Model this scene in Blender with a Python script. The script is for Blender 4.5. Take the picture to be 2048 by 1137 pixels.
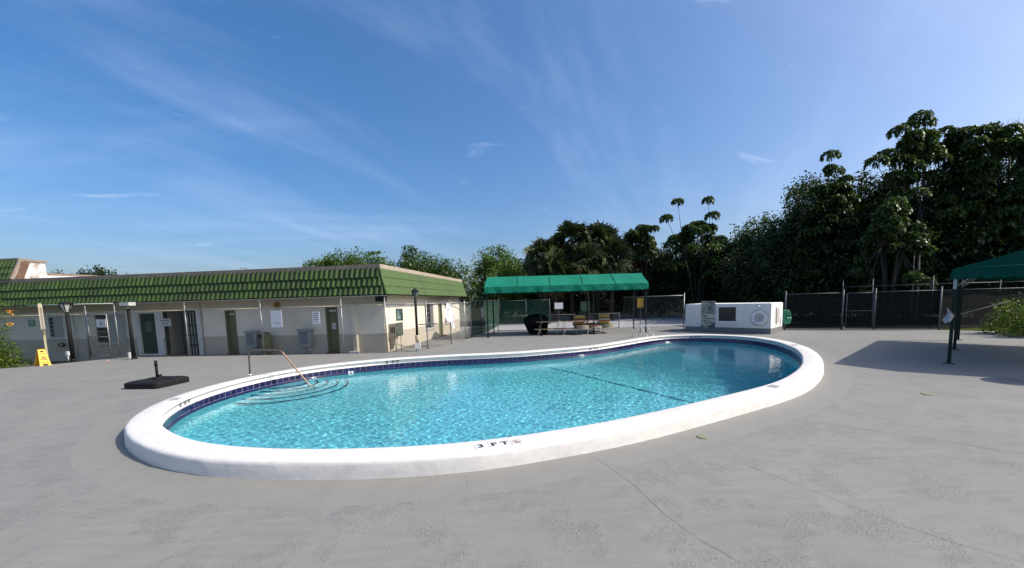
import bpy, bmesh, math, random
import numpy as np
from mathutils import Vector, Matrix
from mathutils.geometry import delaunay_2d_cdt, tessellate_polygon

sc = bpy.context.scene
COL = sc.collection
for o in list(bpy.data.objects):
    bpy.data.objects.remove(o)

# ------------------------------------------------------------------ camera
EYE = 2.0
FPX, CX, CY = 796.0, 1024.0, 680.0
PITCH, ROLL = math.atan(78 / 796.0), 0.028
_f = Vector((0, math.cos(PITCH), -math.sin(PITCH)))
_u0 = Vector((0, math.sin(PITCH), math.cos(PITCH)))
_r0 = Vector((1, 0, 0))
_r = math.cos(ROLL) * _r0 - math.sin(ROLL) * _u0
_u = math.cos(ROLL) * _u0 + math.sin(ROLL) * _r0
cd = bpy.data.cameras.new('camera')
cam = bpy.data.objects.new('camera', cd)
COL.objects.link(cam)
cd.sensor_fit = 'HORIZONTAL'
cd.sensor_width = 36.0
cd.lens = FPX / 2048 * 36
cd.shift_x = 0.0
cd.shift_y = (CY - 568.5) / 2048
cd.clip_start = 0.1
cd.clip_end = 2000
cam.matrix_world = Matrix(((_r.x, _u.x, -_f.x, 0), (_r.y, _u.y, -_f.y, 0), (_r.z, _u.z, -_f.z, EYE), (0, 0, 0, 1)))
sc.camera = cam

# ------------------------------------------------------------------ world, sun, exposure
SUN_DIR = Vector((0.985, -0.17, 0)).normalized()
SUN_EL = math.radians(43)
to_sun = Vector((SUN_DIR.x * math.cos(SUN_EL), SUN_DIR.y * math.cos(SUN_EL), math.sin(SUN_EL)))
w = bpy.data.worlds.new('World')
sc.world = w
w.use_nodes = True
nt = w.node_tree
nt.nodes.clear()
def wn(t, **k):
    n = nt.nodes.new(t)
    for a, b in k.items():
        setattr(n, a, b)
    return n
wl = nt.links.new
sky = wn('ShaderNodeTexSky', sky_type='NISHITA', sun_disc=False, sun_elevation=SUN_EL,
         sun_rotation=math.atan2(SUN_DIR.x, SUN_DIR.y), air_density=0.85, dust_density=3.5, ozone_density=3.4, altitude=0)
hs = wn('ShaderNodeHueSaturation')
hs.inputs['Hue'].default_value = 0.502
hs.inputs['Saturation'].default_value = 1.42
hs.inputs['Value'].default_value = 1.70
gm = wn('ShaderNodeGamma'); gm.inputs['Gamma'].default_value = 0.85
wl(sky.outputs[0], gm.inputs[0]); wl(gm.outputs[0], hs.inputs['Color'])
tc = wn('ShaderNodeTexCoord')
sep = wn('ShaderNodeSeparateXYZ')
wl(tc.outputs['Generated'], sep.inputs[0])
addz = wn('ShaderNodeMath', operation='ADD'); addz.inputs[1].default_value = 0.22
mx = wn('ShaderNodeMath', operation='MAXIMUM'); mx.inputs[1].default_value = 0.02
wl(sep.outputs[2], mx.inputs[0]); wl(mx.outputs[0], addz.inputs[0])
dx = wn('ShaderNodeMath', operation='DIVIDE'); dy = wn('ShaderNodeMath', operation='DIVIDE')
wl(sep.outputs[0], dx.inputs[0]); wl(addz.outputs[0], dx.inputs[1])
wl(sep.outputs[1], dy.inputs[0]); wl(addz.outputs[0], dy.inputs[1])
cmb = wn('ShaderNodeCombineXYZ'); wl(dx.outputs[0], cmb.inputs[0]); wl(dy.outputs[0], cmb.inputs[1])
def cirrus(rot, sx, sy, scale, lo, hi, seed):
    mp = wn('ShaderNodeMapping', vector_type='TEXTURE'); mp.inputs['Rotation'].default_value = (0, 0, rot); mp.inputs['Scale'].default_value = (sx, sy, 1)
    mp.inputs['Location'].default_value = (seed, seed * 0.7, 0)
    wl(cmb.outputs[0], mp.inputs[0])
    n = wn('ShaderNodeTexNoise'); n.inputs['Scale'].default_value = scale; n.inputs['Detail'].default_value = 7
    n.inputs['Roughness'].default_value = 0.58; n.inputs['Distortion'].default_value = 0.5
    wl(mp.outputs[0], n.inputs['Vector'])
    mr = wn('ShaderNodeMapRange'); mr.inputs['From Min'].default_value = lo; mr.inputs['From Max'].default_value = hi
    mr.clamp = True; mr.interpolation_type = 'SMOOTHSTEP'
    wl(n.outputs[0], mr.inputs['Value'])
    return mr.outputs[0]
c1 = cirrus(math.radians(60), 2.4, 0.55, 1.5, 0.46, 0.78, 3.1)
c2 = cirrus(math.radians(12), 2.2, 0.60, 1.0, 0.42, 0.80, 9.4)
c3 = cirrus(math.radians(15), 1.5, 0.75, 4.2, 0.63, 0.80, 5.7)
m1 = wn('ShaderNodeMath', operation='MULTIPLY'); m1.inputs[1].default_value = 0.13; wl(c1, m1.inputs[0])
m2 = wn('ShaderNodeMath', operation='MULTIPLY'); m2.inputs[1].default_value = 0.16; wl(c2, m2.inputs[0])
m3 = wn('ShaderNodeMath', operation='MULTIPLY'); m3.inputs[1].default_value = 0.30; wl(c3, m3.inputs[0])
a1 = wn('ShaderNodeMath', operation='ADD'); wl(m1.outputs[0], a1.inputs[0]); wl(m2.outputs[0], a1.inputs[1])
a2 = wn('ShaderNodeMath', operation='ADD'); wl(a1.outputs[0], a2.inputs[0]); wl(m3.outputs[0], a2.inputs[1])
mixc = wn('ShaderNodeMixRGB'); mixc.inputs['Color2'].default_value = (6.2, 7.0, 9.2, 1)
wl(a2.outputs[0], mixc.inputs[0]); wl(hs.outputs[0], mixc.inputs[1])
bg = wn('ShaderNodeBackground'); bg.inputs['Strength'].default_value = 0.14
wl(mixc.outputs[0], bg.inputs[0])
wo = wn('ShaderNodeOutputWorld'); wl(bg.outputs[0], wo.inputs[0])

sl = bpy.data.lights.new('sun', 'SUN')
sl.energy = 5.0
sl.cycles.is_caustics_light = True
sl.angle = math.radians(0.53)
sl.color = (1.0, 0.93, 0.83)
so = bpy.data.objects.new('sun', sl)
COL.objects.link(so)
so.rotation_euler = to_sun.to_track_quat('Z', 'Y').to_euler()

sc.view_settings.view_transform = 'Standard'
sc.view_settings.look = 'None'
sc.view_settings.exposure = 0.0
sc.view_settings.gamma = 1.0
sc.view_settings.use_curve_mapping = False
sc.render.engine = 'CYCLES'
sc.cycles.use_denoising = True
sc.cycles.max_bounces = 8
sc.cycles.transparent_max_bounces = 24
sc.cycles.caustics_reflective = False
sc.cycles.caustics_refractive = True

# ------------------------------------------------------------------ measuring helpers: a photo point + a known real plane -> metres
def ray(px, py):
    return (px - CX) / FPX * _r - (py - CY) / FPX * _u + _f
def G(px, py, z=0.0):
    d = ray(px, py); t = (z - EYE) / d.z
    return Vector((d.x * t, d.y * t, z))
def AY(px, py, Y):
    d = ray(px, py); t = Y / d.y
    return Vector((d.x * t, Y, EYE + d.z * t))
def ON(px, py, p0, n):
    d = ray(px, py); t = (p0.x * n.x + p0.y * n.y) / (d.x * n.x + d.y * n.y)
    return Vector((d.x * t, d.y * t, EYE + d.z * t))
UP = Vector((0, 0, 1))

# ------------------------------------------------------------------ materials
MATS = {}
def M(name, c, c2=None, scale=4.0, rough=0.6, bump=0.0, bscale=40.0, metal=0.0, spec=0.5, lo=0.35, hi=0.65, rnd=0.0, stretch=None, detail=5.0, bdist=0.01, world=0.0):
    if name in MATS:
        return MATS[name]
    m = bpy.data.materials.new(name); m.use_nodes = True
    t = m.node_tree; b = t.nodes['Principled BSDF']
    b.inputs['Roughness'].default_value = rough
    b.inputs['Metallic'].default_value = metal
    b.inputs['Specular IOR Level'].default_value = spec
    tcn = t.nodes.new('ShaderNodeTexCoord')
    vec = tcn.outputs['Object']
    if stretch:
        mp = t.nodes.new('ShaderNodeMapping'); mp.inputs['Scale'].default_value = stretch
        t.links.new(vec, mp.inputs[0]); vec = mp.outputs[0]
    c2 = c2 or tuple(x * 0.82 for x in c)
    n = t.nodes.new('ShaderNodeTexNoise'); n.inputs['Scale'].default_value = scale; n.inputs['Detail'].default_value = detail
    n.inputs['Roughness'].default_value = 0.6
    t.links.new(vec, n.inputs['Vector'])
    mr = t.nodes.new('ShaderNodeMapRange'); mr.inputs['From Min'].default_value = lo; mr.inputs['From Max'].default_value = hi
    t.links.new(n.outputs[0], mr.inputs['Value'])
    mix = t.nodes.new('ShaderNodeMixRGB'); mix.inputs[1].default_value = (*c, 1); mix.inputs[2].default_value = (*c2, 1)
    t.links.new(mr.outputs[0], mix.inputs[0])
    out = mix.outputs[0]
    if rnd:
        oi = t.nodes.new('ShaderNodeObjectInfo')
        h = t.nodes.new('ShaderNodeHueSaturation')
        r2 = t.nodes.new('ShaderNodeMapRange'); r2.inputs['To Min'].default_value = 1 - rnd; r2.inputs['To Max'].default_value = 1 + rnd
        t.links.new(oi.outputs['Random'], r2.inputs['Value']); t.links.new(r2.outputs[0], h.inputs['Value'])
        t.links.new(out, h.inputs['Color']); out = h.outputs[0]
    if world:        # weathering that runs across neighbouring pieces
        ge = t.nodes.new('ShaderNodeNewGeometry'); nw_ = t.nodes.new('ShaderNodeTexNoise'); nw_.inputs['Scale'].default_value = 0.9; nw_.inputs['Detail'].default_value = 6
        t.links.new(ge.outputs['Position'], nw_.inputs['Vector']); r3 = t.nodes.new('ShaderNodeMapRange'); r3.inputs['From Min'].default_value = 0.42; r3.inputs['From Max'].default_value = 0.70; r3.inputs['To Max'].default_value = world
        t.links.new(nw_.outputs[0], r3.inputs['Value']); mw = t.nodes.new('ShaderNodeMixRGB'); mw.inputs[2].default_value = (c[0] * .45 + .012, c[1] * .42 + .012, c[2] * .5 + .010, 1)
        t.links.new(r3.outputs[0], mw.inputs[0]); t.links.new(out, mw.inputs[1]); out = mw.outputs[0]
    t.links.new(out, b.inputs['Base Color'])
    if bump:
        n2 = t.nodes.new('ShaderNodeTexNoise'); n2.inputs['Scale'].default_value = bscale; n2.inputs['Detail'].default_value = 4
        t.links.new(vec, n2.inputs['Vector'])
        bp = t.nodes.new('ShaderNodeBump'); bp.inputs['Strength'].default_value = bump; bp.inputs['Distance'].default_value = bdist
        t.links.new(n2.outputs[0], bp.inputs['Height']); t.links.new(bp.outputs[0], b.inputs['Normal'])
    MATS[name] = m
    return m

def leaf_mat(name, c, c2, trans=0.25, rough=0.5):
    if name in MATS:
        return MATS[name]
    m = bpy.data.materials.new(name); m.use_nodes = True
    t = m.node_tree; b = t.nodes['Principled BSDF']; out = t.nodes['Material Output']
    b.inputs['Roughness'].default_value = rough; b.inputs['Specular IOR Level'].default_value = 0.35
    g = t.nodes.new('ShaderNodeNewGeometry')
    mix = t.nodes.new('ShaderNodeMixRGB'); mix.inputs[1].default_value = (*c, 1); mix.inputs[2].default_value = (*c2, 1)
    t.links.new(g.outputs['Random Per Island'], mix.inputs[0])
    t.links.new(mix.outputs[0], b.inputs['Base Color'])
    tr = t.nodes.new('ShaderNodeBsdfTranslucent')
    br = t.nodes.new('ShaderNodeMixRGB'); br.blend_type = 'MULTIPLY'; br.inputs[0].default_value = 1; br.inputs[2].default_value = (1.3, 1.5, 0.6, 1)
    t.links.new(mix.outputs[0], br.inputs[1]); t.links.new(br.outputs[0], tr.inputs[0])
    ms = t.nodes.new('ShaderNodeMixShader'); ms.inputs[0].default_value = trans
    t.links.new(b.outputs[0], ms.inputs[1]); t.links.new(tr.outputs[0], ms.inputs[2]); t.links.new(ms.outputs[0], out.inputs[0])
    MATS[name] = m
    return m

# ------------------------------------------------------------------ mesh building
ORG = {}
class MB:
    def __init__(s):
        s.v = []; s.f = []; s.sm = []
    def add(s, vs, fs, smooth=False):
        k = len(s.v); s.v += [tuple(x) for x in vs]
        s.f += [tuple(i + k for i in f) for f in fs]; s.sm += [smooth] * len(fs)
        return s
    def hexa(s, b, t):   # bottom 4, top 4 corners
        return s.add(list(b) + list(t), [(3, 2, 1, 0), (4, 5, 6, 7), (0, 1, 5, 4), (1, 2, 6, 5), (2, 3, 7, 6), (3, 0, 4, 7)])
    def box(s, c, r, f, hx, hy, z0, z1):   # centre xy, right / front unit vectors, half sizes
        c = Vector((c[0], c[1], 0)); r = Vector(r).to_3d() * hx; f = Vector(f).to_3d() * hy
        q = [c - r - f, c + r - f, c + r + f, c - r + f]
        return s.hexa([p + UP * z0 for p in q], [p + UP * z1 for p in q])
    def bar(s, a, b, wx, wy, side=None):
        a = Vector(a); b = Vector(b); d = (b - a).normalized()
        if side is None:
            side = d.cross(UP)
            if side.length < 1e-3: side = Vector((1, 0, 0))
        side = Vector(side).normalized(); o = side.cross(d).normalized()
        q = [-side * wx / 2 - o * wy / 2, side * wx / 2 - o * wy / 2, side * wx / 2 + o * wy / 2, -side * wx / 2 + o * wy / 2]
        return s.hexa([a + p for p in q], [b + p for p in q])
    def tube(s, pts, rad, n=8, cap=True):
        pts = [Vector(p) for p in pts]; N = len(pts)
        rads = rad if isinstance(rad, (list, tuple)) else [rad] * N
        d0 = (pts[1] - pts[0]).normalized()
        side = d0.cross(UP)
        if side.length < 1e-3: side = Vector((1, 0, 0))
        side.normalize(); vs = []
        for i, p in enumerate(pts):
            d = (pts[min(i + 1, N - 1)] - pts[max(i - 1, 0)]).normalized()
            side = (side - d * side.dot(d)).normalized(); o = d.cross(side)
            for k in range(n):
                a = 2 * math.pi * k / n
                vs.append(p + (side * math.cos(a) + o * math.sin(a)) * rads[i])
        fs = [(i * n + k, i * n + (k + 1) % n, (i + 1) * n + (k + 1) % n, (i + 1) * n + k) for i in range(N - 1) for k in range(n)]
        s.add(vs, fs, True)
        if cap:
            k0 = len(s.v) - len(vs)
            s.f += [tuple(k0 + k for k in reversed(range(n))), tuple(k0 + (N - 1) * n + k for k in range(n))]; s.sm += [False, False]
        return s
    def lathe(s, prof, n=16, c=(0, 0, 0), sx=1, sy=1):
        vs = []; c = Vector(c)
        for r, z in prof:
            for k in range(n):
                a = 2 * math.pi * k / n
                vs.append(c + Vector((math.cos(a) * r * sx, math.sin(a) * r * sy, z)))
        N = len(prof)
        fs = [(i * n + k, i * n + (k + 1) % n, (i + 1) * n + (k + 1) % n, (i + 1) * n + k) for i in range(N - 1) for k in range(n)]
        s.add(vs, fs, n > 8)
        k0 = len(s.v) - len(vs)
        s.f += [tuple(k0 + k for k in reversed(range(n))), tuple(k0 + (N - 1) * n + k for k in range(n))]; s.sm += [False, False]
        return s
    def quad(s, a, b, c, d):
        return s.add([a, b, c, d], [(0, 1, 2, 3)])
    def mesh(s, name, mat, off=Vector((0, 0, 0))):
        me = bpy.data.meshes.new(name)
        me.from_pydata([(v[0] - off.x, v[1] - off.y, v[2] - off.z) for v in s.v], [], s.f)
        me.polygons.foreach_set('use_smooth', s.sm)
        if mat: me.materials.append(mat)
        me.update()
        return me
    def build(s, name, mat, parent=None, **tags):
        off = ORG.get(parent, Vector((0, 0, 0))) if parent else Vector((0, 0, 0))
        return link(name, s.mesh(name, mat, off), parent, **tags)
def link(name, me, parent=None, label=None, cat=None, group=None, kind=None, loc=None):
    o = bpy.data.objects.new(name, me); COL.objects.link(o)
    if parent: o.parent = parent; ORG[o] = ORG.get(parent, Vector((0, 0, 0)))
    if loc is not None: o.location = loc
    return tag(o, label, cat, group, kind)
def tag(o, label=None, cat=None, group=None, kind=None):
    if label: o['label'] = label
    if cat: o['category'] = cat
    if group: o['group'] = group
    if kind: o['kind'] = kind
    return o
def thing(name, label, cat, loc=(0, 0, 0), group=None):
    o = bpy.data.objects.new(name, None); COL.objects.link(o)
    o.location = loc; o.empty_display_size = 0.2; ORG[o] = Vector(loc)
    return tag(o, label, cat, group)
def copy_tree(o, parent=None):
    c = o.copy(); COL.objects.link(c); c.parent = parent
    for ch in list(o.children):
        copy_tree(ch, c)
    return c

_font = [None]
_tcache = {}
def text_geo(s, bold=True):
    """flat letters as triangles, unit cap height, centred"""
    if s in _tcache: return _tcache[s]
    cu = bpy.data.curves.new('t', 'FONT'); cu.body = s; cu.size = 1.0; cu.align_x = 'CENTER'; cu.resolution_u = 3
    cu.offset = 0.035 if bold else 0.0
    ob = bpy.data.objects.new('t', cu); COL.objects.link(ob)
    dg = bpy.context.evaluated_depsgraph_get()
    me = bpy.data.meshes.new_from_object(ob.evaluated_get(dg))
    v = [tuple(x.co) for x in me.vertices]; f = [tuple(p.vertices) for p in me.polygons]
    bpy.data.objects.remove(ob); bpy.data.meshes.remove(me); bpy.data.curves.remove(cu)
    ys = [x[1] for x in v]; xs = [x[0] for x in v]
    h = max(ys) - min(ys); cx = (max(xs) + min(xs)) / 2; cy = (max(ys) + min(ys)) / 2
    v = [((x[0] - cx) / h, (x[1] - cy) / h) for x in v]
    _tcache[s] = (v, f)
    return _tcache[s]
def put_text(mb, s, o, r, u, h, sx=1.0):
    v, f = text_geo(s)
    mb.add([o + r * (x * h * sx) + u * (y * h) for x, y in v], f)
# ================================================================== GROUND
def smooth_closed(pts, n, sig):
    p = np.array(pts, float); q = np.vstack([p, p[:1]])
    d = np.r_[0, np.cumsum(np.hypot(*np.diff(q, axis=0).T))]
    t = np.linspace(0, d[-1], n, endpoint=False)
    r = np.c_[np.interp(t, d, q[:, 0]), np.interp(t, d, q[:, 1])]
    k = int(sig * 3); w_ = np.exp(-0.5 * (np.arange(-k, k + 1) / sig) ** 2); w_ /= w_.sum()
    out = np.zeros_like(r)
    for i, ww in zip(range(-k, k + 1), w_):
        out += np.roll(r, i, axis=0) * ww
    q = np.vstack([out, out[:1]]); d = np.r_[0, np.cumsum(np.hypot(*np.diff(q, axis=0).T))]
    t = np.linspace(0, d[-1], n, endpoint=False)
    return np.c_[np.interp(t, d, q[:, 0]), np.interp(t, d, q[:, 1])], d[-1]
def offset_closed(r, off):
    tg = np.roll(r, -1, 0) - np.roll(r, 1, 0); tg /= np.hypot(tg[:, 0], tg[:, 1])[:, None]
    return r + np.c_[-tg[:, 1], tg[:, 0]] * off      # counter-clockwise loop: inwards positive

POOL = [(-6.20, 6.10), (-5.52, 5.5), (-4.89, 5.08), (-4.38, 4.82), (-4.01, 4.69), (-3.57, 4.58), (-3.17, 4.50), (-2.61, 4.43), (-2.09, 4.41), (-1.42, 4.42), (-1.13, 4.44),
        (-.55, 4.52), (.07, 4.69), (.97, 5.02), (1.75, 5.36), (2.78, 5.91), (3.77, 6.47), (5.01, 7.2), (5.86, 7.8), (6.79, 8.68), (7.66, 9.64), (8.81, 11.24), (9.67, 12.78),
        (10.35, 14.7), (10.45, 16.5), (9.76, 17.9), (8.6, 18.5), (7.23, 18.55), (6.08, 18.0), (4.67, 16.7), (3.5, 15.6), (2.52, 14.9), (1.38, 14.45), (.3, 14.0), (-.9, 13.8),
        (-2.09, 13.72), (-3.22, 13.5), (-4.26, 13.12), (-5.25, 12.6), (-6.24, 11.8), (-6.86, 10.75), (-7.15, 9.7), (-7.2, 8.64), (-7.05, 7.72), (-6.68, 6.86)]
OUT, PERIM = smooth_closed(POOL, 360, 3.2)
COPW, COPZ = 0.44, 0.22
WATER_Z = -0.09
INN = offset_closed(OUT, COPW)
INN, IPER = smooth_closed(INN, 360, 2.0)

def sheet(name, outer, hole, z, mat, depth=0.0, **tags):
    loops = [[Vector((x, y, 0)) for x, y in outer]]
    if hole is not None: loops.append([Vector((x, y, 0)) for x, y in hole])
    tris = tessellate_polygon(loops)
    pts = [p for l in loops for p in l]
    mb = MB(); mb.add([(p.x, p.y, z) for p in pts], [])
    for t in tris:
        a, b, c = (pts[i] for i in t)
        up = (b - a).cross(c - a).z > 0
        mb.f.append(tuple(t) if up else tuple(reversed(t))); mb.sm.append(False)
    if depth:
        n = len(outer); k = len(mb.v)
        mb.add([(x, y, z) for x, y in outer] + [(x, y, z - depth) for x, y in outer], [(i, n + i, n + (i + 1) % n, (i + 1) % n) for i in range(n)])
    return mb.build(name, mat, **tags)

m_ground = M('ground_soil', (0.10, 0.105, 0.06), (0.05, 0.06, 0.03), scale=1.2, rough=0.95, bump=0.5, bscale=18, bdist=0.03)
def deck_material():
    m = bpy.data.materials.new('deck_paint'); m.use_nodes = True
    t = m.node_tree; b = t.nodes['Principled BSDF']; L = t.links.new
    b.inputs['Roughness'].default_value = 0.78; b.inputs['Specular IOR Level'].default_value = 0.3
    tcn = t.nodes.new('ShaderNodeTexCoord'); V = tcn.outputs['Object']
    def noise(scale, detail=5, st=None, rot=0, rough=0.6):
        v = V
        if st:
            mp = t.nodes.new('ShaderNodeMapping'); mp.inputs['Scale'].default_value = st; mp.inputs['Rotation'].default_value = (0, 0, rot); L(V, mp.inputs[0]); v = mp.outputs[0]
        n = t.nodes.new('ShaderNodeTexNoise'); n.inputs['Scale'].default_value = scale; n.inputs['Detail'].default_value = detail; n.inputs['Roughness'].default_value = rough
        L(v, n.inputs['Vector']); return n.outputs[0]
    def rng(x, lo, hi, a=0.0, c=1.0):
        r = t.nodes.new('ShaderNodeMapRange'); r.inputs['From Min'].default_value = lo; r.inputs['From Max'].default_value = hi
        r.inputs['To Min'].default_value = a; r.inputs['To Max'].default_value = c; L(x, r.inputs['Value']); return r.outputs[0]
    def mix(f, a, c, bl='MIX'):
        x = t.nodes.new('ShaderNodeMixRGB'); x.blend_type = bl
        if isinstance(f, float): x.inputs[0].default_value = f
        else: L(f, x.inputs[0])
        for i, k in ((1, a), (2, c)):
            if isinstance(k, tuple): x.inputs[i].default_value = (*k, 1)
            else: L(k, x.inputs[i])
        return x.outputs[0]
    big = noise(0.35, 4)
    col = mix(rng(big, 0.35, 0.65), (0.232, 0.229, 0.207), (0.210, 0.209, 0.196))
    patch = noise(1.1, 6)
    col = mix(rng(patch, 0.45, 0.72, 0.0, 0.55), col, (0.266, 0.260, 0.238))
    st = noise(2.2, 6, (1.0, 5.0, 1), 0.25)
    col = mix(rng(st, 0.42, 0.72, 0.0, 0.45), col, (0.165, 0.165, 0.166))
    sp = noise(38, 3)
    msk = rng(noise(1.7, 3), 0.50, 0.60)
    spk = t.nodes.new('ShaderNodeMath'); spk.operation = 'MULTIPLY'; L(rng(sp, 0.52, 0.66, 0.0, 0.45), spk.inputs[0]); L(msk, spk.inputs[1])
    col = mix(spk.outputs[0], col, (0.085, 0.083, 0.078))
    col = mix(rng(noise(0.9, 8, None, 0, 0.7), 0.62, 0.72, 0.0, 0.35), col, (0.15, 0.15, 0.148))
    L(col, b.inputs['Base Color'])
    h1 = noise(45, 4); h2 = noise(160, 2)
    a = t.nodes.new('ShaderNodeMath'); a.operation = 'MULTIPLY'; L(h1, a.inputs[0]); L(rng(msk, 0, 1, 0.25, 1.0), a.inputs[1])
    a3 = t.nodes.new('ShaderNodeMath'); a3.operation = 'MULTIPLY_ADD'; L(h2, a3.inputs[0]); a3.inputs[1].default_value = 0.2; L(a.outputs[0], a3.inputs[2])
    bp = t.nodes.new('ShaderNodeBump'); bp.inputs['Strength'].default_value = 0.65; bp.inputs['Distance'].default_value = 0.018
    L(a3.outputs[0], bp.inputs['Height']); L(bp.outputs[0], b.inputs['Normal'])
    return m
m_deck = deck_material()
m_band = M('deck_band', (0.230, 0.224, 0.200), (0.211, 0.206, 0.188), scale=2.5, rough=0.7, bump=0.25, bscale=60, bdist=0.006)

MIDL = offset_closed(OUT, 0.2)
hole = [tuple(p) for p in MIDL]
circ = [(-900, -900), (900, -900), (900, 900), (-900, 900)]
sheet('ground', circ, hole, -0.34, m_ground, kind='structure')
deck_outer = [(-40, -18), (32, -18), (40, 2), (30, 13.2), (23.5, 16.0), (20.9, 19.35), (18.6, 20.3), (15.2, 22.0), (14.6, 27.0), (-2.2, 27.4), (-2.2, 22.3), (-2.5, 21.5), (-2.9, 19.1), (-3.65, 17.3),
              (-5.1, 16.25), (-17.0, 17.35), (-17.6, 16.6), (-18.6, 15.15), (-22, 13.5), (-40, 10)]
bo = offset_closed(OUT, -0.58); ang = np.linspace(0, 2 * np.pi, 360, endpoint=False)
bo = bo + np.c_[np.cos(ang * 9), np.sin(ang * 7)] * 0.03 + np.c_[np.sin(ang * 31), np.cos(ang * 27)] * 0.012
deck = sheet('deck', deck_outer, [tuple(p) for p in bo], 0.0, m_deck, depth=0.25, kind='structure')
# smoother band of coating round the coping
sheet('deck_band', [tuple(p) for p in bo], hole, 0.0, m_band, kind='structure')
# score lines and cracks in the deck coating
m_crack = M('crack', (0.16, 0.152, 0.14), (0.215, 0.205, 0.19), scale=3, rough=0.9)
m_score = M('score_line', (0.30, 0.29, 0.27), (0.23, 0.22, 0.21), scale=6, rough=0.9)
rr = random.Random(4)
def crack(pts, wd, mat, name):
    P = [G(*p) for p in pts]; fine = []
    for a, b in zip(P[:-1], P[1:]):
        n = max(2, int((b - a).length / 0.12))
        fine += [a.lerp(b, i / n) for i in range(n)]
    fine.append(P[-1]); mb = MB(); vs = []
    for i, p in enumerate(fine):
        d = (fine[min(i + 1, len(fine) - 1)] - fine[max(i - 1, 0)]).normalized(); s = Vector((-d.y, d.x, 0))
        p = p + s * rr.uniform(-0.006, 0.006); ww = wd * rr.uniform(0.35, 1.0) / 2
        vs += [p - s * ww + UP * 0.003, p + s * ww + UP * 0.003]
    mb.add(vs, [(2 * i, 2 * i + 1, 2 * i + 3, 2 * i + 2) for i in range(len(fine) - 1)])
    mb.build(name, mat, deck)
for pts in ([(1180, 908), (1262, 965), (1330, 1030), (1400, 1080), (1470, 1120)], [(1490, 930), (1590, 968), (1760, 1035), (1920, 1090), (2048, 1125)],
            [(1640, 845), (1800, 872), (1930, 890), (2048, 913)], [(1740, 860), (1850, 876), (2048, 908)]):
    crack(pts, 0.0065, m_crack, 'crack')
for pts in ([(815, 995), (790, 1050), (755, 1137)], [(930, 946), (938, 980)], [(1602, 966), (1640, 915), (1680, 868)], [(1830, 865), (1875, 818)], [(330, 985), (385, 962)], [(196, 941), (246, 928)],
            [(612, 1000), (645, 965)]):
    crack(pts, 0.011, m_score, 'score_line')
# court beyond the fence, drive on the right
m_court = M('court_concrete', (0.36, 0.36, 0.36), (0.29, 0.29, 0.30), scale=0.8, rough=0.85)
sheet('court', [(-2.2, 27.4), (14.6, 27.0), (20, 26.6), (22, 41.5), (-2.2, 45)], None, -0.03, m_court, kind='structure')
m_asph = M('asphalt', (0.06, 0.06, 0.06), (0.045, 0.045, 0.045), scale=3, rough=0.9, bump=0.3)
sheet('driveway', [(15.2, 22.0), (18.6, 20.3), (20.9, 19.35), (26, 18), (34, 26), (22, 41.4), (20, 26.6), (14.6, 27)], None, -0.05, m_asph, kind='structure')
m_walk = M('walkway_concrete', (0.22, 0.21, 0.19), (0.15, 0.145, 0.13), scale=1.5, rough=0.9, bump=0.3)
sheet('walkway', [(-5.1, 16.25), (-3.65, 17.3), (-2.9, 19.1), (-2.5, 21.5), (-2.2, 22.3), (-2.2, 34), (-5, 34), (-8, 20), (-17.2, 20), (-17.0, 17.35)], None, -0.10, m_walk, depth=0.1, kind='structure')
m_kerb = M('kerb_concrete', (0.5, 0.49, 0.47), rough=0.8)
k = MB(); k.bar((-2.0, 44.6, 0.05), (22, 41.2, 0.05), 0.3, 0.2); k.build('kerb', m_kerb, label='pale concrete kerb along the far end of the court', cat='kerb')

# ================================================================== POOL
m_white = M('white_coping', (0.71, 0.685, 0.64), (0.58, 0.56, 0.525), scale=5.0, rough=0.62, world=0.12, bump=0.22, bscale=14, bdist=0.014, lo=0.45, hi=0.85)
m_plaster = M('pool_plaster', (0.19, 0.69, 0.765), (0.155, 0.63, 0.71), scale=1.5, rough=0.8)
m_tile = M('pool_tile', (0.011, 0.008, 0.052), (0.018, 0.013, 0.075), scale=7, rough=0.12, rnd=0.35, spec=0.6)
m_grout = M('tile_grout', (0.30, 0.29, 0.36), (0.16, 0.15, 0.22), scale=14, rough=0.9)
m_bull = M('bullnose_tile', (0.012, 0.016, 0.07), (0.02, 0.02, 0.09), scale=9, rough=0.12, rnd=0.3, spec=0.6)
m_nose = M('step_nosing', (0.010, 0.022, 0.050), (0.02, 0.04, 0.07), scale=9, rough=0.4)
pool = thing('pool', 'kidney-shaped swimming pool with raised white rim and dark blue tile', 'pool', (0, 9, 0))
# coping: rounded profile swept round the outline, uneven hand-trowelled surface
prof = [(-0.012, -0.05), (0.00, 0.06), (0.004, 0.16), (0.012, 0.188), (0.030, 0.207), (0.060, 0.216), (0.20, 0.221), (0.395, 0.217), (0.425, 0.210), (0.438, 0.200), (0.438, 0.190), (0.428, 0.183), (0.386, 0.180), (0.382, 0.086), (0.446, 0.076)]
rs = np.random.RandomState(3)
def wob(n, sig, amp, seed):
    r_ = np.random.RandomState(seed).randn(n); k = int(sig * 3); w_ = np.exp(-0.5 * (np.arange(-k, k + 1) / sig) ** 2)
    o = sum(np.roll(r_, i) * ww for i, ww in zip(range(-k, k + 1), w_)); return o / o.std() * amp
NP = 360
mb = MB(); vs = []
loops = [offset_closed(OUT, d) for d, z in prof]
wl1 = wob(NP, 3, 0.0045, 1); wl2 = wob(NP, 1.2, 0.0025, 2); wz = wob(NP, 5, 0.0012, 5)
nrm = (offset_closed(OUT, 1.0) - OUT)
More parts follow.
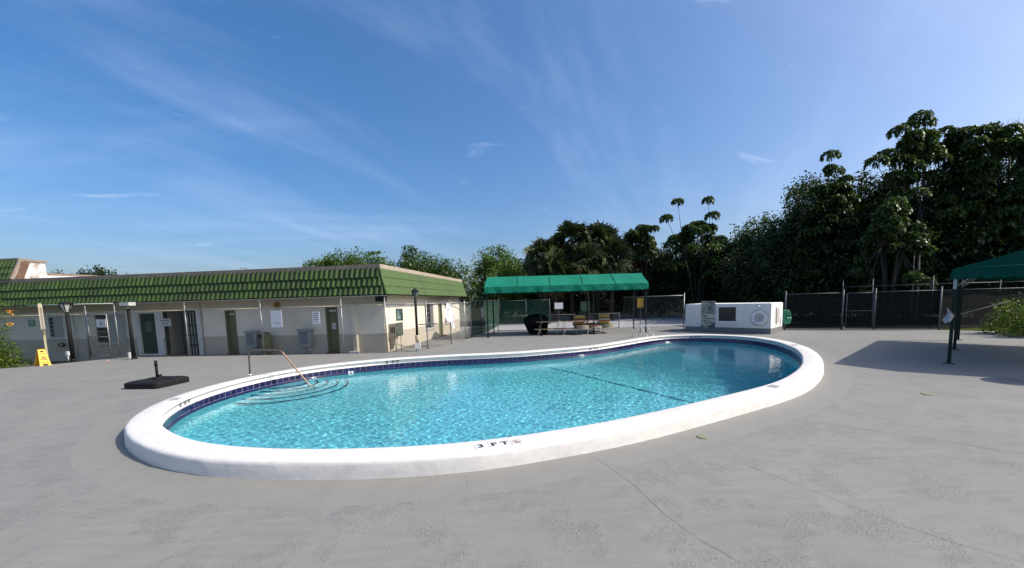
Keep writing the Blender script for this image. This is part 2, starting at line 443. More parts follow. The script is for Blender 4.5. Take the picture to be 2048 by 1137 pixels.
for i in range(NP):
    for j, (d, z) in enumerate(prof):
        p = loops[j][i].copy()
        if j in (0, 1, 2, 3): p = p - nrm[i] * (wl1[i] + wl2[(i * 3 + j * 41) % NP])
        vs.append((p[0], p[1], z + (wz[i] if j > 1 else 0)))
K = len(prof)
mb.add(vs, [(i * K + j, ((i + 1) % NP) * K + j, ((i + 1) % NP) * K + j + 1, i * K + j + 1) for i in range(NP) for j in range(K - 1)], True)
coping = mb.build('coping', m_white, pool)
# basin
LINE_A, LINE_B = Vector((0.63, 14.39, 0)), Vector((4.0, 8.48, 0))
lnv = (LINE_B - LINE_A).to_2d().normalized(); lnn = Vector((-lnv.y, lnv.x))
if lnn.x < 0: lnn = -lnn
def floor_z(x, y):
    d = (Vector((x, y)) - LINE_A.to_2d()).dot(lnn)
    if d < 0: return -1.05
    return -1.05 - 1.35 * min(1, d / 4.0)
WALL = offset_closed(INN, -0.012)
fl = offset_closed(INN, 0.22)
mbw = MB(); vs = []
for i in range(NP):
    z = floor_z(*fl[i])
    a, b = WALL[i], fl[i]
    vs += [(a[0], a[1], 0.07), (a[0], a[1], z + 0.22), (a[0] * .6 + b[0] * .4, a[1] * .6 + b[1] * .4, z + 0.06), (b[0], b[1], z)]
mbw.add(vs, [(i * 4 + j, i * 4 + j + 1, ((i + 1) % NP) * 4 + j + 1, ((i + 1) % NP) * 4 + j) for i in range(NP) for j in range(3)], True)
poly = [Vector(p) for p in fl]
grid = []
from mathutils.geometry import intersect_point_tri_2d
def inside(P, x, y):
    n = len(P); c = False; j = n - 1
    for i in range(n):
        if (P[i][1] > y) != (P[j][1] > y) and x < (P[j][0] - P[i][0]) * (y - P[i][1]) / (P[j][1] - P[i][1]) + P[i][0]: c = not c
        j = i
    return c
ins = offset_closed(INN, 0.45)
for gx in np.arange(-7, 11, 0.5):
    for gy in np.arange(4, 19, 0.5):
        if inside(ins, gx, gy): grid.append(Vector((gx, gy)))
V2, E2, F2, *_ = delaunay_2d_cdt(poly + grid, [(i, (i + 1) % NP) for i in range(NP)], [list(range(NP))], 1, 1e-5)
mbw.add([(v.x, v.y, floor_z(v.x, v.y)) for v in V2], [tuple(f) for f in F2], True)
mbw.build('basin', m_plaster, pool)
# grout band + separate tiles
gb = MB(); vs = []
g2 = offset_closed(INN, 0.004)
for i in range(NP):
    vs += [(g2[i][0], g2[i][1], 0.08), (g2[i][0], g2[i][1], -0.16)]
gb.add(vs, [(i * 2, i * 2 + 1, ((i + 1) % NP) * 2 + 1, ((i + 1) % NP) * 2) for i in range(NP)], True)
gb.build('grout_band', m_grout, pool)
def resample(P, n):
    q = np.vstack([P, P[:1]]); d = np.r_[0, np.cumsum(np.hypot(*np.diff(q, axis=0).T))]
    t = (np.arange(n) + 0.5) * d[-1] / n
    t2 = t + 0.01
    return np.c_[np.interp(t, d, q[:, 0]), np.interp(t, d, q[:, 1])], np.c_[np.interp(t2 % d[-1], d, q[:, 0]), np.interp(t2 % d[-1], d, q[:, 1])], d[-1]
NT = 270
T1, T2, TL = resample(INN, NT)
tw = TL / NT - 0.012
def tile_mesh(name, w_, z0, z1, th, mat):
    b = MB(); h = w_ / 2; e = 0.004
    b.add([(-h, 0, z0), (h, 0, z0), (h, 0, z1), (-h, 0, z1), (-h + e, th, z0 + e), (h - e, th, z0 + e), (h - e, th, z1 - e), (-h + e, th, z1 - e)],
          [(4, 5, 6, 7), (0, 1, 5, 4), (1, 2, 6, 5), (2, 3, 7, 6), (3, 0, 4, 7)])
    return b.mesh(name, mat)
tm = tile_mesh('tile', tw, -0.043, 0.070, 0.012, m_tile)
for i in range(NT):
    p, q = T1[i], T2[i]; a = math.atan2(q[1] - p[1], q[0] - p[0])
    o = bpy.data.objects.new('tile', tm); COL.objects.link(o); o.parent = pool
    o.location = (p[0], p[1] - 9, rr.uniform(-.002, .002)); o.rotation_euler = (rr.uniform(-.01, .01), 0, a)
bn = MB(); pr = [(0.003, -0.052), (0.024, -0.056), (0.034, -0.068), (0.034, -0.15), (0.003, -0.16)]
vs = []; bl = [offset_closed(INN, d) for d, z in pr]
for i in range(NP):
    for j, (d, z) in enumerate(pr): vs.append((bl[j][i][0], bl[j][i][1], z))
bn.add(vs, [(i * 5 + j, i * 5 + j + 1, ((i + 1) % NP) * 5 + j + 1, ((i + 1) % NP) * 5 + j) for i in range(NP) for j in range(4)], True)
bn.build('bullnose_course', m_bull, pool)
# corner steps: five rounded treads with dark nosings
SC = G(515, 772, -0.1); 
ends = [(585.5, 761), (609, 763), (636.5, 764.5), (659.5, 767), (683, 768)]
sz = [-0.21, -0.37, -0.53, -0.69, -0.85]
c0 = Vector((-6.25, 10.85))
radii = [0.52, 0.78, 1.04, 1.30, 1.56]
for k_, (R_, z) in enumerate(zip(radii, sz)):
    st = MB(); ns = MB(); n = 56; ring = []
    for i in range(n):
        a = 2 * math.pi * i / n
        p = c0 + Vector((math.cos(a), math.sin(a))) * R_
        ring.append(p)
    def clampin(p):
        if inside(INN, p.x, p.y): return p
        j = int(np.argmin(((INN - np.array(p)) ** 2).sum(1))); return Vector(INN[j])
    ring = [clampin(p) for p in ring]
    zb = -1.06
    st.add([(p.x, p.y, z) for p in ring] + [(p.x, p.y, zb) for p in ring], [tuple(range(n))] + [(i, n + i, n + (i + 1) % n, (i + 1) % n) for i in range(n)])
    step = st.build('step', m_plaster, pool)
    rin = [c0 + (p - c0) * (1 - 0.045 / R_) for p in ring]
    rou = [c0 + (p - c0) * (1 + 0.008 / R_) for p in ring]
    ok = [(c0 + Vector((math.cos(2 * math.pi * i / n), math.sin(2 * math.pi * i / n))) * R_) for i in range(n)]
    keep = [inside(INN, p.x, p.y) for p in ok]
    for i in range(n):
        j = (i + 1) % n
        if keep[i] and keep[j]:
            ns.add([(*rin[i], z + .006), (*rou[i], z + .006), (*rou[j], z + .006), (*rin[j], z + .006), (*rou[i], z - .05), (*rou[j], z - .05)], [(0, 1, 2, 3), (1, 4, 5, 2)])
    ns.build('nosing', m_nose, step)
# dark line of tile on the floor at the break of slope
lm = MB(); prev = None
a, b = LINE_A.to_2d() - lnv * 1.5, LINE_B.to_2d() + lnv * 1.2
pts = [a.lerp(b, i / 60) for i in range(61)]; pts = [p for p in pts if inside(ins, p.x, p.y)]
vs = []
for p in pts:
    for s in (-0.04, 0.04):
        q = p + lnn * s; vs.append((q.x, q.y, floor_z(q.x, q.y) + 0.012))
lm.add(vs, [(2 * i, 2 * i + 1, 2 * i + 3, 2 * i + 2) for i in range(len(pts) - 1)])
lm.build('floor_line', M('floor_line', (0.05, 0.25, 0.35), rough=0.5), pool)

# water: a rippled refracting surface over the basin
def water_material():
    m = bpy.data.materials.new('pool_water'); m.use_nodes = True
    t = m.node_tree; t.nodes.clear(); L = t.links.new
    out = t.nodes.new('ShaderNodeOutputMaterial')
    g = t.nodes.new('ShaderNodeBsdfGlass'); g.inputs['IOR'].default_value = 1.33; g.inputs['Roughness'].default_value = 0.0; g.inputs['Color'].default_value = (0.93, 0.985, 1.0, 1)
    L(g.outputs[0], out.inputs['Surface'])
    return m
def waves(X, Y):
    r_ = np.random.RandomState(12); Z = np.zeros_like(X)
    for i in range(60):
        lam = 0.066 * (0.27 / 0.066) ** (r_.uniform() ** 1.1) ; th = r_.uniform(0, 2 * np.pi); k_ = 2 * np.pi / lam
        Z += 0.00082 * lam * np.sin(k_ * (X * np.cos(th) + Y * np.sin(th)) + r_.uniform(0, 6.28))
    return Z
CE = 0.019
gx_ = np.arange(-7.6, 11.2, CE); gy_ = np.arange(4.2, 19.0, CE)
XX, YY = np.meshgrid(gx_, gy_)
lim = offset_closed(INN, -0.10)
def inside_np(P, X, Y):
    c = np.zeros(X.shape, bool); j = len(P) - 1
    for i in range(len(P)):
        yi, yj, xi, xj = P[i][1], P[j][1], P[i][0], P[j][0]
        if yi != yj:
            c ^= ((yi > Y) != (yj > Y)) & (X < (xj - xi) * (Y - yi) / (yj - yi) + xi)
        j = i
    return c
keep_ = inside_np(lim, XX[:-1, :-1] + CE / 2, YY[:-1, :-1] + CE / 2)
ny, nx = XX.shape; idx = np.arange(nx * ny).reshape(ny, nx)
Fq = np.stack([idx[:-1, :-1][keep_], idx[:-1, 1:][keep_], idx[1:, 1:][keep_], idx[1:, :-1][keep_]], 1)
used = np.unique(Fq); remap = np.full(nx * ny, -1); remap[used] = np.arange(len(used))
Vw = np.stack([XX.ravel(), YY.ravel(), WATER_Z + waves(XX, YY).ravel()], 1)[used]
Fq = remap[Fq]
me = bpy.data.meshes.new('water'); me.vertices.add(len(Vw)); me.vertices.foreach_set('co', Vw.astype(np.float32).ravel())
me.loops.add(len(Fq) * 4); me.loops.foreach_set('vertex_index', Fq.astype(np.int32).ravel())
me.polygons.add(len(Fq)); me.polygons.foreach_set('loop_start', np.arange(0, len(Fq) * 4, 4, dtype=np.int32)); me.polygons.foreach_set('loop_total', np.full(len(Fq), 4, dtype=np.int32))
me.update(calc_edges=True); me.polygons.foreach_set('use_smooth', [True] * len(Fq)); me.materials.append(water_material())
water = link('water', me, kind='structure')
water.cycles.is_caustics_caster = True
for o in list(pool.children) + [g for c_ in pool.children for g in c_.children]:
    o.cycles.is_caustics_receiver = True

# depth marks painted / tiled on the rim
m_ink = M('black_paint', (0.02, 0.02, 0.02), (0.05, 0.05, 0.05), scale=30, rough=0.6)
m_red = M('red_ring', (0.45, 0.16, 0.13), (0.5, 0.25, 0.22), scale=30, rough=0.6)
m_wtile = M('white_tile', (0.78, 0.78, 0.76), rough=0.3)
def rim_frame(px, py, z):
    p = G(px, py, z); j = int(np.argmin(((INN - np.array((p.x, p.y))) ** 2).sum(1)))
    tg = INN[(j + 1) % NP] - INN[j - 1]; tg = Vector((tg[0], tg[1], 0)).normalized()
    return p, tg, Vector((-tg.y, tg.x, 0)), Vector((INN[j][0], INN[j][1], 0))
def ringmesh(mb, o, r, u, R0, R1, a0=0, a1=2 * math.pi, n=24):
    vs = []; 
    for i in range(n + 1):
        a = a0 + (a1 - a0) * i / n; d = r * math.cos(a) + u * math.sin(a); vs += [o + d * R0, o + d * R1]
    mb.add(vs, [(2 * i, 2 * i + 1, 2 * i + 3, 2 * i + 2) for i in range(n)])
def no_dive(o, r, u, R, parent, prefix=True):
    a = MB(); ringmesh(a, o, r, u, R * 0.80, R); d = (r - u).normalized(); e = (r + u).normalized()
    a.add([o + d * R * .85 + e * R * .07, o + d * R * .85 - e * R * .07, o - d * R * .85 - e * R * .07, o - d * R * .85 + e * R * .07], [(0, 1, 2, 3)])
    a.build('no_diving_ring', m_red, parent)
    b = MB(); q = o + UP * 0.001 if abs(u.z) < .5 else o
    ringmesh(b, q - r * R * .1 + u * R * .25, r, u, 0, R * .13, n=10)
    b.add([q - r * R * .45 + u * R * .05, q + r * R * .35 - u * R * .22, q + r * R * .30 - u * R * .40, q - r * R * .5 - u * R * .12], [(0, 1, 2, 3)])
    for k_ in (-.5, -.25, 0, .25): b.add([q + r * R * (k_) - u * R * .5, q + r * R * (k_ + .18) - u * R * .5, q + r * R * (k_ + .18) - u * R * .6, q + r * R * k_ - u * R * .6], [(0, 1, 2, 3)])
    put_text(b, 'NO DIVING', q - u * R * 1.25, r, u, R * 0.26)
    b.build('no_diving_print', m_ink, parent)
ZT = 0.2285
p, tg, nn, e = rim_frame(993, 888.5, 0.226)
tiles_up = [(-0.205, '3'), (-0.03, 'F'), (0.105, 'T')]
for dxx, s in tiles_up:
    b = MB(); q = p + tg * dxx; b.box(q, tg, nn, 0.066, 0.072, 0.205, 0.2268); tl = b.build('depth_tile', m_wtile, pool)
    l = MB(); put_text(l, s, q * 1 + UP * (0.2282 - q.z), tg, nn, 0.118, 1.1); l.build('numeral', m_ink, tl)
b = MB(); q = p + tg * 0.265; b.box(q, tg, nn, 0.074, 0.074, 0.205, 0.2268); tl = b.build('depth_tile', m_wtile, pool)
no_dive(q + UP * (0.2283 - q.z) + nn * 0.012, tg, nn, 0.054, tl)
for px, py in ((318, 802), (1550, 773), (1597, 690)):
    p, tg, nn, e = rim_frame(px, py, 0.226)
    p = Vector((e.x, e.y, 0.226)) - nn * 0.20
    if nn.y < 0: tg, nn = -tg, -nn
    b = MB(); b.box(p, tg, nn, 0.09, 0.085, 0.20, 0.2315); tl = b.build('depth_tile', M('worn_tile', (0.55, 0.54, 0.52), (0.35, 0.34, 0.33), scale=18, rough=0.5), pool)
    no_dive(p + UP * (0.2330 - p.z) + nn * 0.015, tg, nn, 0.052, tl)
for px, py, s in ((780, 722, '3 FT'), (1186, 696.5, '4 FT'), (1393, 674, '5 FT'), (361, 806, '3 FT')):
    p = G(px, py, 0.14); j = int(np.argmin(((INN - np.array((p.x, p.y))) ** 2).sum(1)))
    tg = INN[(j + 1) % NP] - INN[j - 1]; tg = -Vector((tg[0], tg[1], 0)).normalized()
    nn = Vector((tg.y, -tg.x, 0)); q = Vector((INN[j][0], INN[j][1], 0.130)) - nn * 0.038
    for ch, dx_ in zip('%sFT' % s[0], (-.17, .03, .17)):
        l = MB(); put_text(l, ch, q + tg * dx_, tg, UP, 0.075, 1.7); l.build('depth_letter', m_ink, pool)
for px, py, s in ((697, 740, '2'), (1167, 709.5, '4'), (1334, 684, '')):
    p = G(px, py, -0.03); j = int(np.argmin(((INN - np.array((p.x, p.y))) ** 2).sum(1)))
    tg = INN[(j + 1) % NP] - INN[j - 1]; tg = -Vector((tg[0], tg[1], 0)).normalized(); nn = Vector((tg.y, -tg.x, 0))
    q = Vector((INN[j][0], INN[j][1], 0)) + nn * 0.022
    b = MB(); b.box(q, tg, nn, 0.075, 0.02, -0.13, -0.03); tl = b.build('white_marker_tile', m_wtile, pool)
    if s:
        l = MB(); ringmesh(l, q + nn * 0.0215 - UP * 0.075, tg, UP, 0.012, 0.03, n=14); l.build('marker_print', m_ink, tl)
# ================================================================== CLUBHOUSE
A2 = Vector((-1, 0.13, 0)).normalized()          # along the front, to the left
NF = Vector((-0.13, -1, 0)).normalized()         # front faces the pool
B2 = Vector((0.13, 1, 0)).normalized()           # along the side, away from the pool
NS = Vector((1, -0.13, 0)).normalized()
C0 = Vector((-5.52, 17.27, 0))
bld = thing('clubhouse', 'long low clubhouse with green tiled mansard roof and white and tan walls', 'building', (C0.x, C0.y, -0.1))
def FP(s, d, z): return C0 + A2 * s + NF * d + UP * z
def SP(t, e, z): return C0 + B2 * t + NS * e + UP * z
def fs_(px, py, d=0.0):
    p = ON(px, py, C0 + NF * d, NF); return (p - C0 - NF * d).dot(A2), p.z
def st_(px, py, e=0.0):
    p = ON(px, py, C0 + NS * e, NS); return (p - C0 - NS * e).dot(B2), p.z

def wall_material():
    m = bpy.data.materials.new('two_tone_wall'); m.use_nodes = True
    t = m.node_tree; b = t.nodes['Principled BSDF']; L = t.links.new
    b.inputs['Roughness'].default_value = 0.85; b.inputs['Specular IOR Level'].default_value = 0.25
    tcn = t.nodes.new('ShaderNodeTexCoord'); sp = t.nodes.new('ShaderNodeSeparateXYZ'); L(tcn.outputs['Object'], sp.inputs[0])
    gt = t.nodes.new('ShaderNodeMath'); gt.operation = 'GREATER_THAN'; gt.inputs[1].default_value = 0.84; L(sp.outputs[2], gt.inputs[0])
    n = t.nodes.new('ShaderNodeTexNoise'); n.inputs['Scale'].default_value = 1.3; n.inputs['Detail'].default_value = 7; L(tcn.outputs['Object'], n.inputs['Vector'])
    mr = t.nodes.new('ShaderNodeMapRange'); mr.inputs['From Min'].default_value = 0.35; mr.inputs['From Max'].default_value = 0.75; L(n.outputs[0], mr.inputs['Value'])
    def mix(f, a, c):
        x = t.nodes.new('ShaderNodeMixRGB'); L(f, x.inputs[0])
        for i, k in ((1, a), (2, c)):
            if isinstance(k, tuple): x.inputs[i].default_value = (*k, 1)
            else: L(k, x.inputs[i])
        return x.outputs[0]
    lo = mix(mr.outputs[0], (0.50, 0.45, 0.365), (0.43, 0.385, 0.305)); hi = mix(mr.outputs[0], (0.79, 0.735, 0.625), (0.68, 0.63, 0.53))
    L(mix(gt.outputs[0], lo, hi), b.inputs['Base Color'])
    n2 = t.nodes.new('ShaderNodeTexNoise'); n2.inputs['Scale'].default_value = 60; L(tcn.outputs['Object'], n2.inputs['Vector'])
    bp = t.nodes.new('ShaderNodeBump'); bp.inputs['Strength'].default_value = 0.3; bp.inputs['Distance'].default_value = 0.006; L(n2.outputs[0], bp.inputs['Height']); L(bp.outputs[0], b.inputs['Normal'])
    return m
m_wall = wall_material()
m_trim = M('white_trim', (0.62, 0.62, 0.60), (0.52, 0.52, 0.50), scale=3, rough=0.6)
m_dgreen = M('dark_green_paint', (0.010, 0.035, 0.028), (0.008, 0.028, 0.022), rough=0.6, spec=0.15)
m_olive = M('olive_paint', (0.135, 0.15, 0.055), (0.115, 0.13, 0.05), scale=2, rough=0.55)
m_dark = M('dark_interior', (0.02, 0.02, 0.02), rough=0.9)
m_glass = M('dark_glass', (0.012, 0.016, 0.018), rough=0.15, spec=0.2)
m_alu = M('aluminium', (0.45, 0.46, 0.47), (0.36, 0.37, 0.38), rough=0.4, metal=0.6)
m_cap_lit = M('roof_cap', (0.40, 0.335, 0.26), (0.33, 0.275, 0.21), scale=2, rough=0.8)  # side cap: its sunlit brightness is put into the base colour
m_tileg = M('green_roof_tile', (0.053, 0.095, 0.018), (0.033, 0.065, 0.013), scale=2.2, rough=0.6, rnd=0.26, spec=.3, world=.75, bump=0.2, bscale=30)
m_tilelit = M('green_side_tile', (0.070, 0.128, 0.028), (0.050, 0.098, 0.020), scale=22, rough=0.7, world=.6, bump=0.8, bscale=25, bdist=0.02)  # same roof tile, direct sun on the side painted in as lighter green
m_soffit = M('soffit', (0.52, 0.47, 0.39), (0.44, 0.40, 0.33), rough=0.9)
m_red_mat = M('red_sill', (0.16, 0.035, 0.025), (0.10, 0.03, 0.02), scale=9, rough=0.9)
m_roofflat = M('flat_roof', (0.45, 0.44, 0.42), rough=0.9)

def wall_strip(P, s0, s1, z0, z1, ops, th, name):
    """wall along P(s, d, z) with openings (a, b, lo, hi): one mesh of butted blocks"""
    cuts = sorted(set([s0, s1] + [x for o in ops for x in o[:2]])); mb = MB()
    for a, b in zip(cuts[:-1], cuts[1:]):
        mid = (a + b) / 2; o = [q for q in ops if q[0] <= mid <= q[1]]
        spans = [(z0, z1)] if not o else [(z0, o[0][2]), (o[0][3], z1)]
        for lo, hi in spans:
            if hi - lo > 0.01:
                mb.hexa([P(a, 0, lo), P(b, 0, lo), P(b, -th, lo), P(a, -th, lo)], [P(a, 0, hi), P(b, 0, hi), P(b, -th, hi), P(a, -th, hi)])
    o = mb.build(name, m_wall, bld)
    me = o.data; bm = bmesh.new(); bm.from_mesh(me); bmesh.ops.recalc_face_normals(bm, faces=bm.faces); bm.to_mesh(me); bm.free()
    return o
def rect(P, mb, a, b, lo, hi, d0, d1):
    q = [P(a, d0, lo), P(b, d0, lo), P(b, d1, lo), P(a, d1, lo)]; r = [P(a, d0, hi), P(b, d0, hi), P(b, d1, hi), P(a, d1, hi)]
    return mb.hexa(q, r)
def span(px0, py0, px1, py1, f=fs_):
    a, z1 = f(px0, py0); b, z0 = f(px1, py1); a2, z0b = f(px0, py1); b2, z1b = f(px1, py0)
    return min(a, b), max(a, b), (z0 + z0b) / 2, (z1 + z1b) / 2
W1 = span(95, 633, 128, 676); W2 = span(188, 628, 255, 687)
D1 = span(275, 626, 319, 708); OPN = span(324, 622, 401, 713); D2 = span(449, 621, 479, 711); D3 = span(650, 614, 681, 708.5)
OPN = (OPN[0], OPN[1], -0.30, OPN[3]); D2 = (D2[0], D2[1], -0.06, D2[3]); D3 = (D3[0], D3[1], -0.06, D3[3])
wall_strip(FP, 0.0, 24, -0.40, 3.2, [W1, W2, D1, OPN, D2, D3], 0.22, 'front_wall')
# side wall
sW1 = span(849, 606, 868, 657, st_); sD = span(876, 606, 886, 674, st_); sW2 = span(889, 606, 899, 646, st_)
sD = (sD[0], sD[1], -0.1, sD[3])
sidelen = st_(918, 640)[0]
wall_strip(SP, 0.001, sidelen, -0.30, 3.2, [sW1, sD, sW2], 0.22, 'side_wall')
# back and far walls so that the block is closed
mb = MB(); p = SP(sidelen, -0.01, 0); q = FP(24, -14, 0)
mb.hexa([SP(sidelen, 0, -.3), FP(24, -14, -.3), FP(24, -14.2, -.3), SP(sidelen + .2, 0, -.3)], [SP(sidelen, 0, 3.2), FP(24, -14, 3.2), FP(24, -14.2, 3.2), SP(sidelen + .2, 0, 3.2)])
mb.build('rear_wall', m_wall, bld)

def window(P, w_, name='window', d=-0.10, shutter=None):
    a, b, lo, hi = w_
    f = MB(); e = 0.05
    for r_ in ((a, a + e, lo, hi), (b - e, b, lo, hi), (a + e, b - e, hi - e, hi), (a + e, b - e, lo, lo + e)): rect(P, f, *r_, d - 0.04, d + 0.04)
    fr = f.build(name, m_alu, bld)
    g = MB(); rect(P, g, a + e, b - e, lo + e, hi - e, d - 0.02, d - 0.01); g.build('pane', m_glass, fr)
    l = MB()
    nl = 5
    for i in range(1, nl):
        z = lo + e + (hi - lo - 2 * e) * i / nl; rect(P, l, a + e, b - e, z - .012, z + .012, d - 0.008, d + 0.012)
    l.build('louvre_bar', m_alu, fr)
    s = MB(); rect(P, s, a - .05, b + .05, lo - 0.06, lo - 0.005, 0.002, 0.06); s.build('sill', m_trim, fr)
    return fr
m_shut = M('shutter', (0.40, 0.43, 0.42), (0.30, 0.33, 0.33), scale=2, rough=0.5, stretch=(1, 1, .3))
def corrugated(parent, P, a, b, lo, hi, d):
    c = MB(); n = max(12, int((b - a) / 0.035)); vs = []
    for i in range(n + 1):
        s = a + (b - a) * i / n; dd = d + 0.025 * math.sin(i * math.pi / 2 * 1.0)
        vs += [P(s, dd, lo), P(s, dd, hi)]
    c.add(vs, [(2 * i, 2 * i + 2, 2 * i + 3, 2 * i + 1) for i in range(n)]); c.build('corrugated_shutter', m_shut, parent)
wf = window(FP, W1, d=-.03); corrugated(wf, FP, W1[0] - .03, W1[0] + (W1[1] - W1[0]) * .66, W1[2] + .05, W1[3] - .03, 0.03)
wf = window(FP, W2, d=-.03); corrugated(wf, FP, W2[0] - .03, W2[0] + (W2[1] - W2[0]) * .58, W2[2] + .02, W2[3] - .03, 0.03)
wf = window(SP, sW1, d=-0.08); g = MB(); rect(SP, g, sW1[0] + .9, sW1[1] - .05, sW1[2] + .05, sW1[3] - .05, -.03, 0.0); g.build('grey_screen', M('window_screen', (0.14, 0.14, 0.15), rough=0.7), wf)
window(SP, sW2, d=-0.08)

def door(P, o, mat, d=-0.14, frame=m_trim, fw=0.06, name='door'):
    a, b, lo, hi = o; mb = MB(); rect(P, mb, a + fw, b - fw, lo + .02, hi - fw, d - 0.05, d)
    dr = mb.build(name, mat, bld)
    f = MB()
    for r_ in ((a, a + fw, lo, hi), (b - fw, b, lo, hi), (a + fw, b - fw, hi - fw, hi)): rect(P, f, *r_, d - 0.06, 0.015)
    f.build('door_frame', frame, dr)
    k = MB(); c = P(a + fw + 0.07, d + 0.04, lo + 0.98); k.lathe([(0.0, 0), (0.028, .012), (0.03, .04), (0.0, .055)], 10, c - UP * .03); k.build('knob', m_alu, dr)
    p_ = MB(); w2 = (b - a - 2 * fw); 
    for zz in ((0.15, 0.42), (0.52, 0.93)):
        rect(P, p_, a + fw + w2 * .15, b - fw - w2 * .15, lo + (hi - lo) * zz[0], lo + (hi - lo) * zz[1], d, d + 0.012)
    p_.build('door_panel', mat, dr)
    return dr
dr = door(FP, D1, m_dgreen, d=-0.06, fw=0.03)
n_ = MB(); a, b, lo, hi = D1; rect(FP, n_, a + .30, a + .62, lo + 1.05, lo + 1.52, -.045, -.035); n_.build('notice', M('faded_green_notice', (0.05, 0.10, 0.06), rough=.7), dr)
m_stripe = M('white_stucco', (0.66, 0.67, 0.67), (0.58, 0.59, 0.59), scale=4, rough=0.8, bump=.2)
f = MB()
rect(FP, f, D1[0] - .29, D1[0], -0.1, D1[3] + .06, 0.001, 0.035); rect(FP, f, D1[1], D1[1] + .14, -0.1, D1[3] + .06, 0.001, 0.035); rect(FP, f, D1[0], D1[1], -0.1, D1[2], 0.001, 0.05)
f.build('door_surround', m_stripe, bld)
for o in (D2, D3):
    dr = door(FP, o, m_olive, d=-0.16, frame=m_olive, fw=0.05)
    s = MB(); rect(FP, s, o[0] - .02, o[1] + .02, -.13, -.05, -.16, 0.06); s.build('door_sill', m_red_mat, dr)
    l = MB(); rect(FP, l, (o[0] + o[1]) / 2 - .18, (o[0] + o[1]) / 2 + .18, o[3] - .22, o[3] - .13, -.145, -.13); l.build('door_plate', m_trim, dr)
n_ = MB(); o = D3; rect(FP, n_, o[0] + .18, o[0] + .38, o[2] + 1.02, o[2] + 1.30, -.135, -.12); n_.build('door_notice', M('paper', (0.6, 0.6, 0.58), (0.4, 0.4, 0.4), scale=30, lo=.5, hi=.6, rough=.8), bld)
dr = door(SP, sD, m_olive, d=-0.1, frame=m_olive, fw=0.05)
s = MB(); rect(SP, s, sD[0] - .05, sD[1] + .05, -.13, -.04, -.05, 0.25); s.build('door_sill', m_red_mat, dr)
# passage: recess walls, sliding grille with white blind behind it
a, b, lo, hi = OPN
r_ = MB()
rect(FP, r_, a - .1, b + .1, lo, hi + .4, -1.9, -1.8); rect(FP, r_, b, b + .1, lo, hi + .4, -1.8, -0.22); rect(FP, r_, a - .1, a, lo, hi + .4, -1.8, -0.22); rect(FP, r_, a - .1, b + .1, hi + .4, hi + .5, -1.9, -0.22)
r_.build('passage_wall', M('passage_wall', (0.34, 0.32, 0.27), (0.28, 0.26, 0.22), scale=2, rough=.9), bld)
fl_ = MB(); rect(FP, fl_, a, b, -0.2, -0.075, -1.8, 0.02); fl_.build('passage_floor', M('terracotta', (0.17, 0.075, 0.045), (0.12, 0.05, 0.03), scale=6, rough=.8), bld)
bx = MB(); rect(FP, bx, b - .95, b - .45, 0.75, 1.35, -1.8, -1.5); bx.build('wall_cabinet', M('dark_cabinet', (0.03, 0.035, 0.035), rough=.5), bld)
bx = MB(); rect(FP, bx, b - .80, b - .58, 1.37, 1.70, -1.8, -1.77); bx.build('pinned_notice', M('pale_notice', (0.5, 0.55, 0.5), (0.4, 0.45, 0.4), scale=20, rough=.8), bld)
gm = (a + b) / 2 + 0.02
gr = MB(); a2, b2 = a + .02, gm
for s_ in (a2, b2 - .06): rect(FP, gr, s_, s_ + .06, lo + .12, hi - .01, -.12, -.05)
for z in (lo + .13, lo + .62, lo + 1.1, lo + 1.55, hi - .06): rect(FP, gr, a2 + .06, b2 - .06, z, z + .045, -.11, -.06)
grille = gr.build('security_gate', m_dgreen, bld)
for i in range(5):
    s_ = a2 + .06 + (b2 - a2 - .12) * (i + .5) / 5; g = MB(); rect(FP, g, s_ - .035, s_ + .035, lo + .18, hi - .06, -.16, -.145); g.build('blind_slat', M('blind', (0.55, 0.56, 0.55), (0.4, 0.42, 0.42), scale=5, rough=.7), grille)
    g = MB(); rect(FP, g, s_ + .05, s_ + .07, lo + .18, hi - .06, -.10, -.075); g.build('bar', m_dgreen, grille)
f = MB(); rect(FP, f, b - .045, b, lo, hi, -.18, -0.01); f.build('gate_jamb', m_dgreen, bld)
f = MB(); rect(FP, f, a - .26, a - .002, -0.1, hi + .03, 0.001, 0.03); f.build('jamb_surround', m_trim, bld)
# wall strip with the shading put into its colour, pilasters, downpipe
f = MB(); rect(FP, f, -0.02, 24, 2.04, 2.36, 0.002, 0.05); f.build('lintel_band', m_soffit, bld)
s0, _ = fs_(712.5, 660)
f = MB(); rect(FP, f, s0 - .08, s0 + .10, -0.12, 2.04, 0.002, 0.16); f.build('pilaster', m_wall, bld)
f = MB(); rect(FP, f, s0 - .18, s0 + .25, -0.12, 0.0, 0.16, 0.30); f.build('pilaster_foot', m_trim, bld)
s0, _ = fs_(151, 660); f = MB(); f.tube([FP(s0, .05, -.2), FP(s0, .05, 2.3)], .025, 6); f.build('conduit', m_trim, bld)
s0, _ = fs_(405, 640); f = MB(); f.tube([FP(s0, .05, -.1), FP(s0, .05, 2.35)], .02, 6); f.build('conduit', M('rusty_pipe', (0.25, 0.18, 0.14), (0.35, 0.30, 0.26), scale=5, rough=.8), bld)
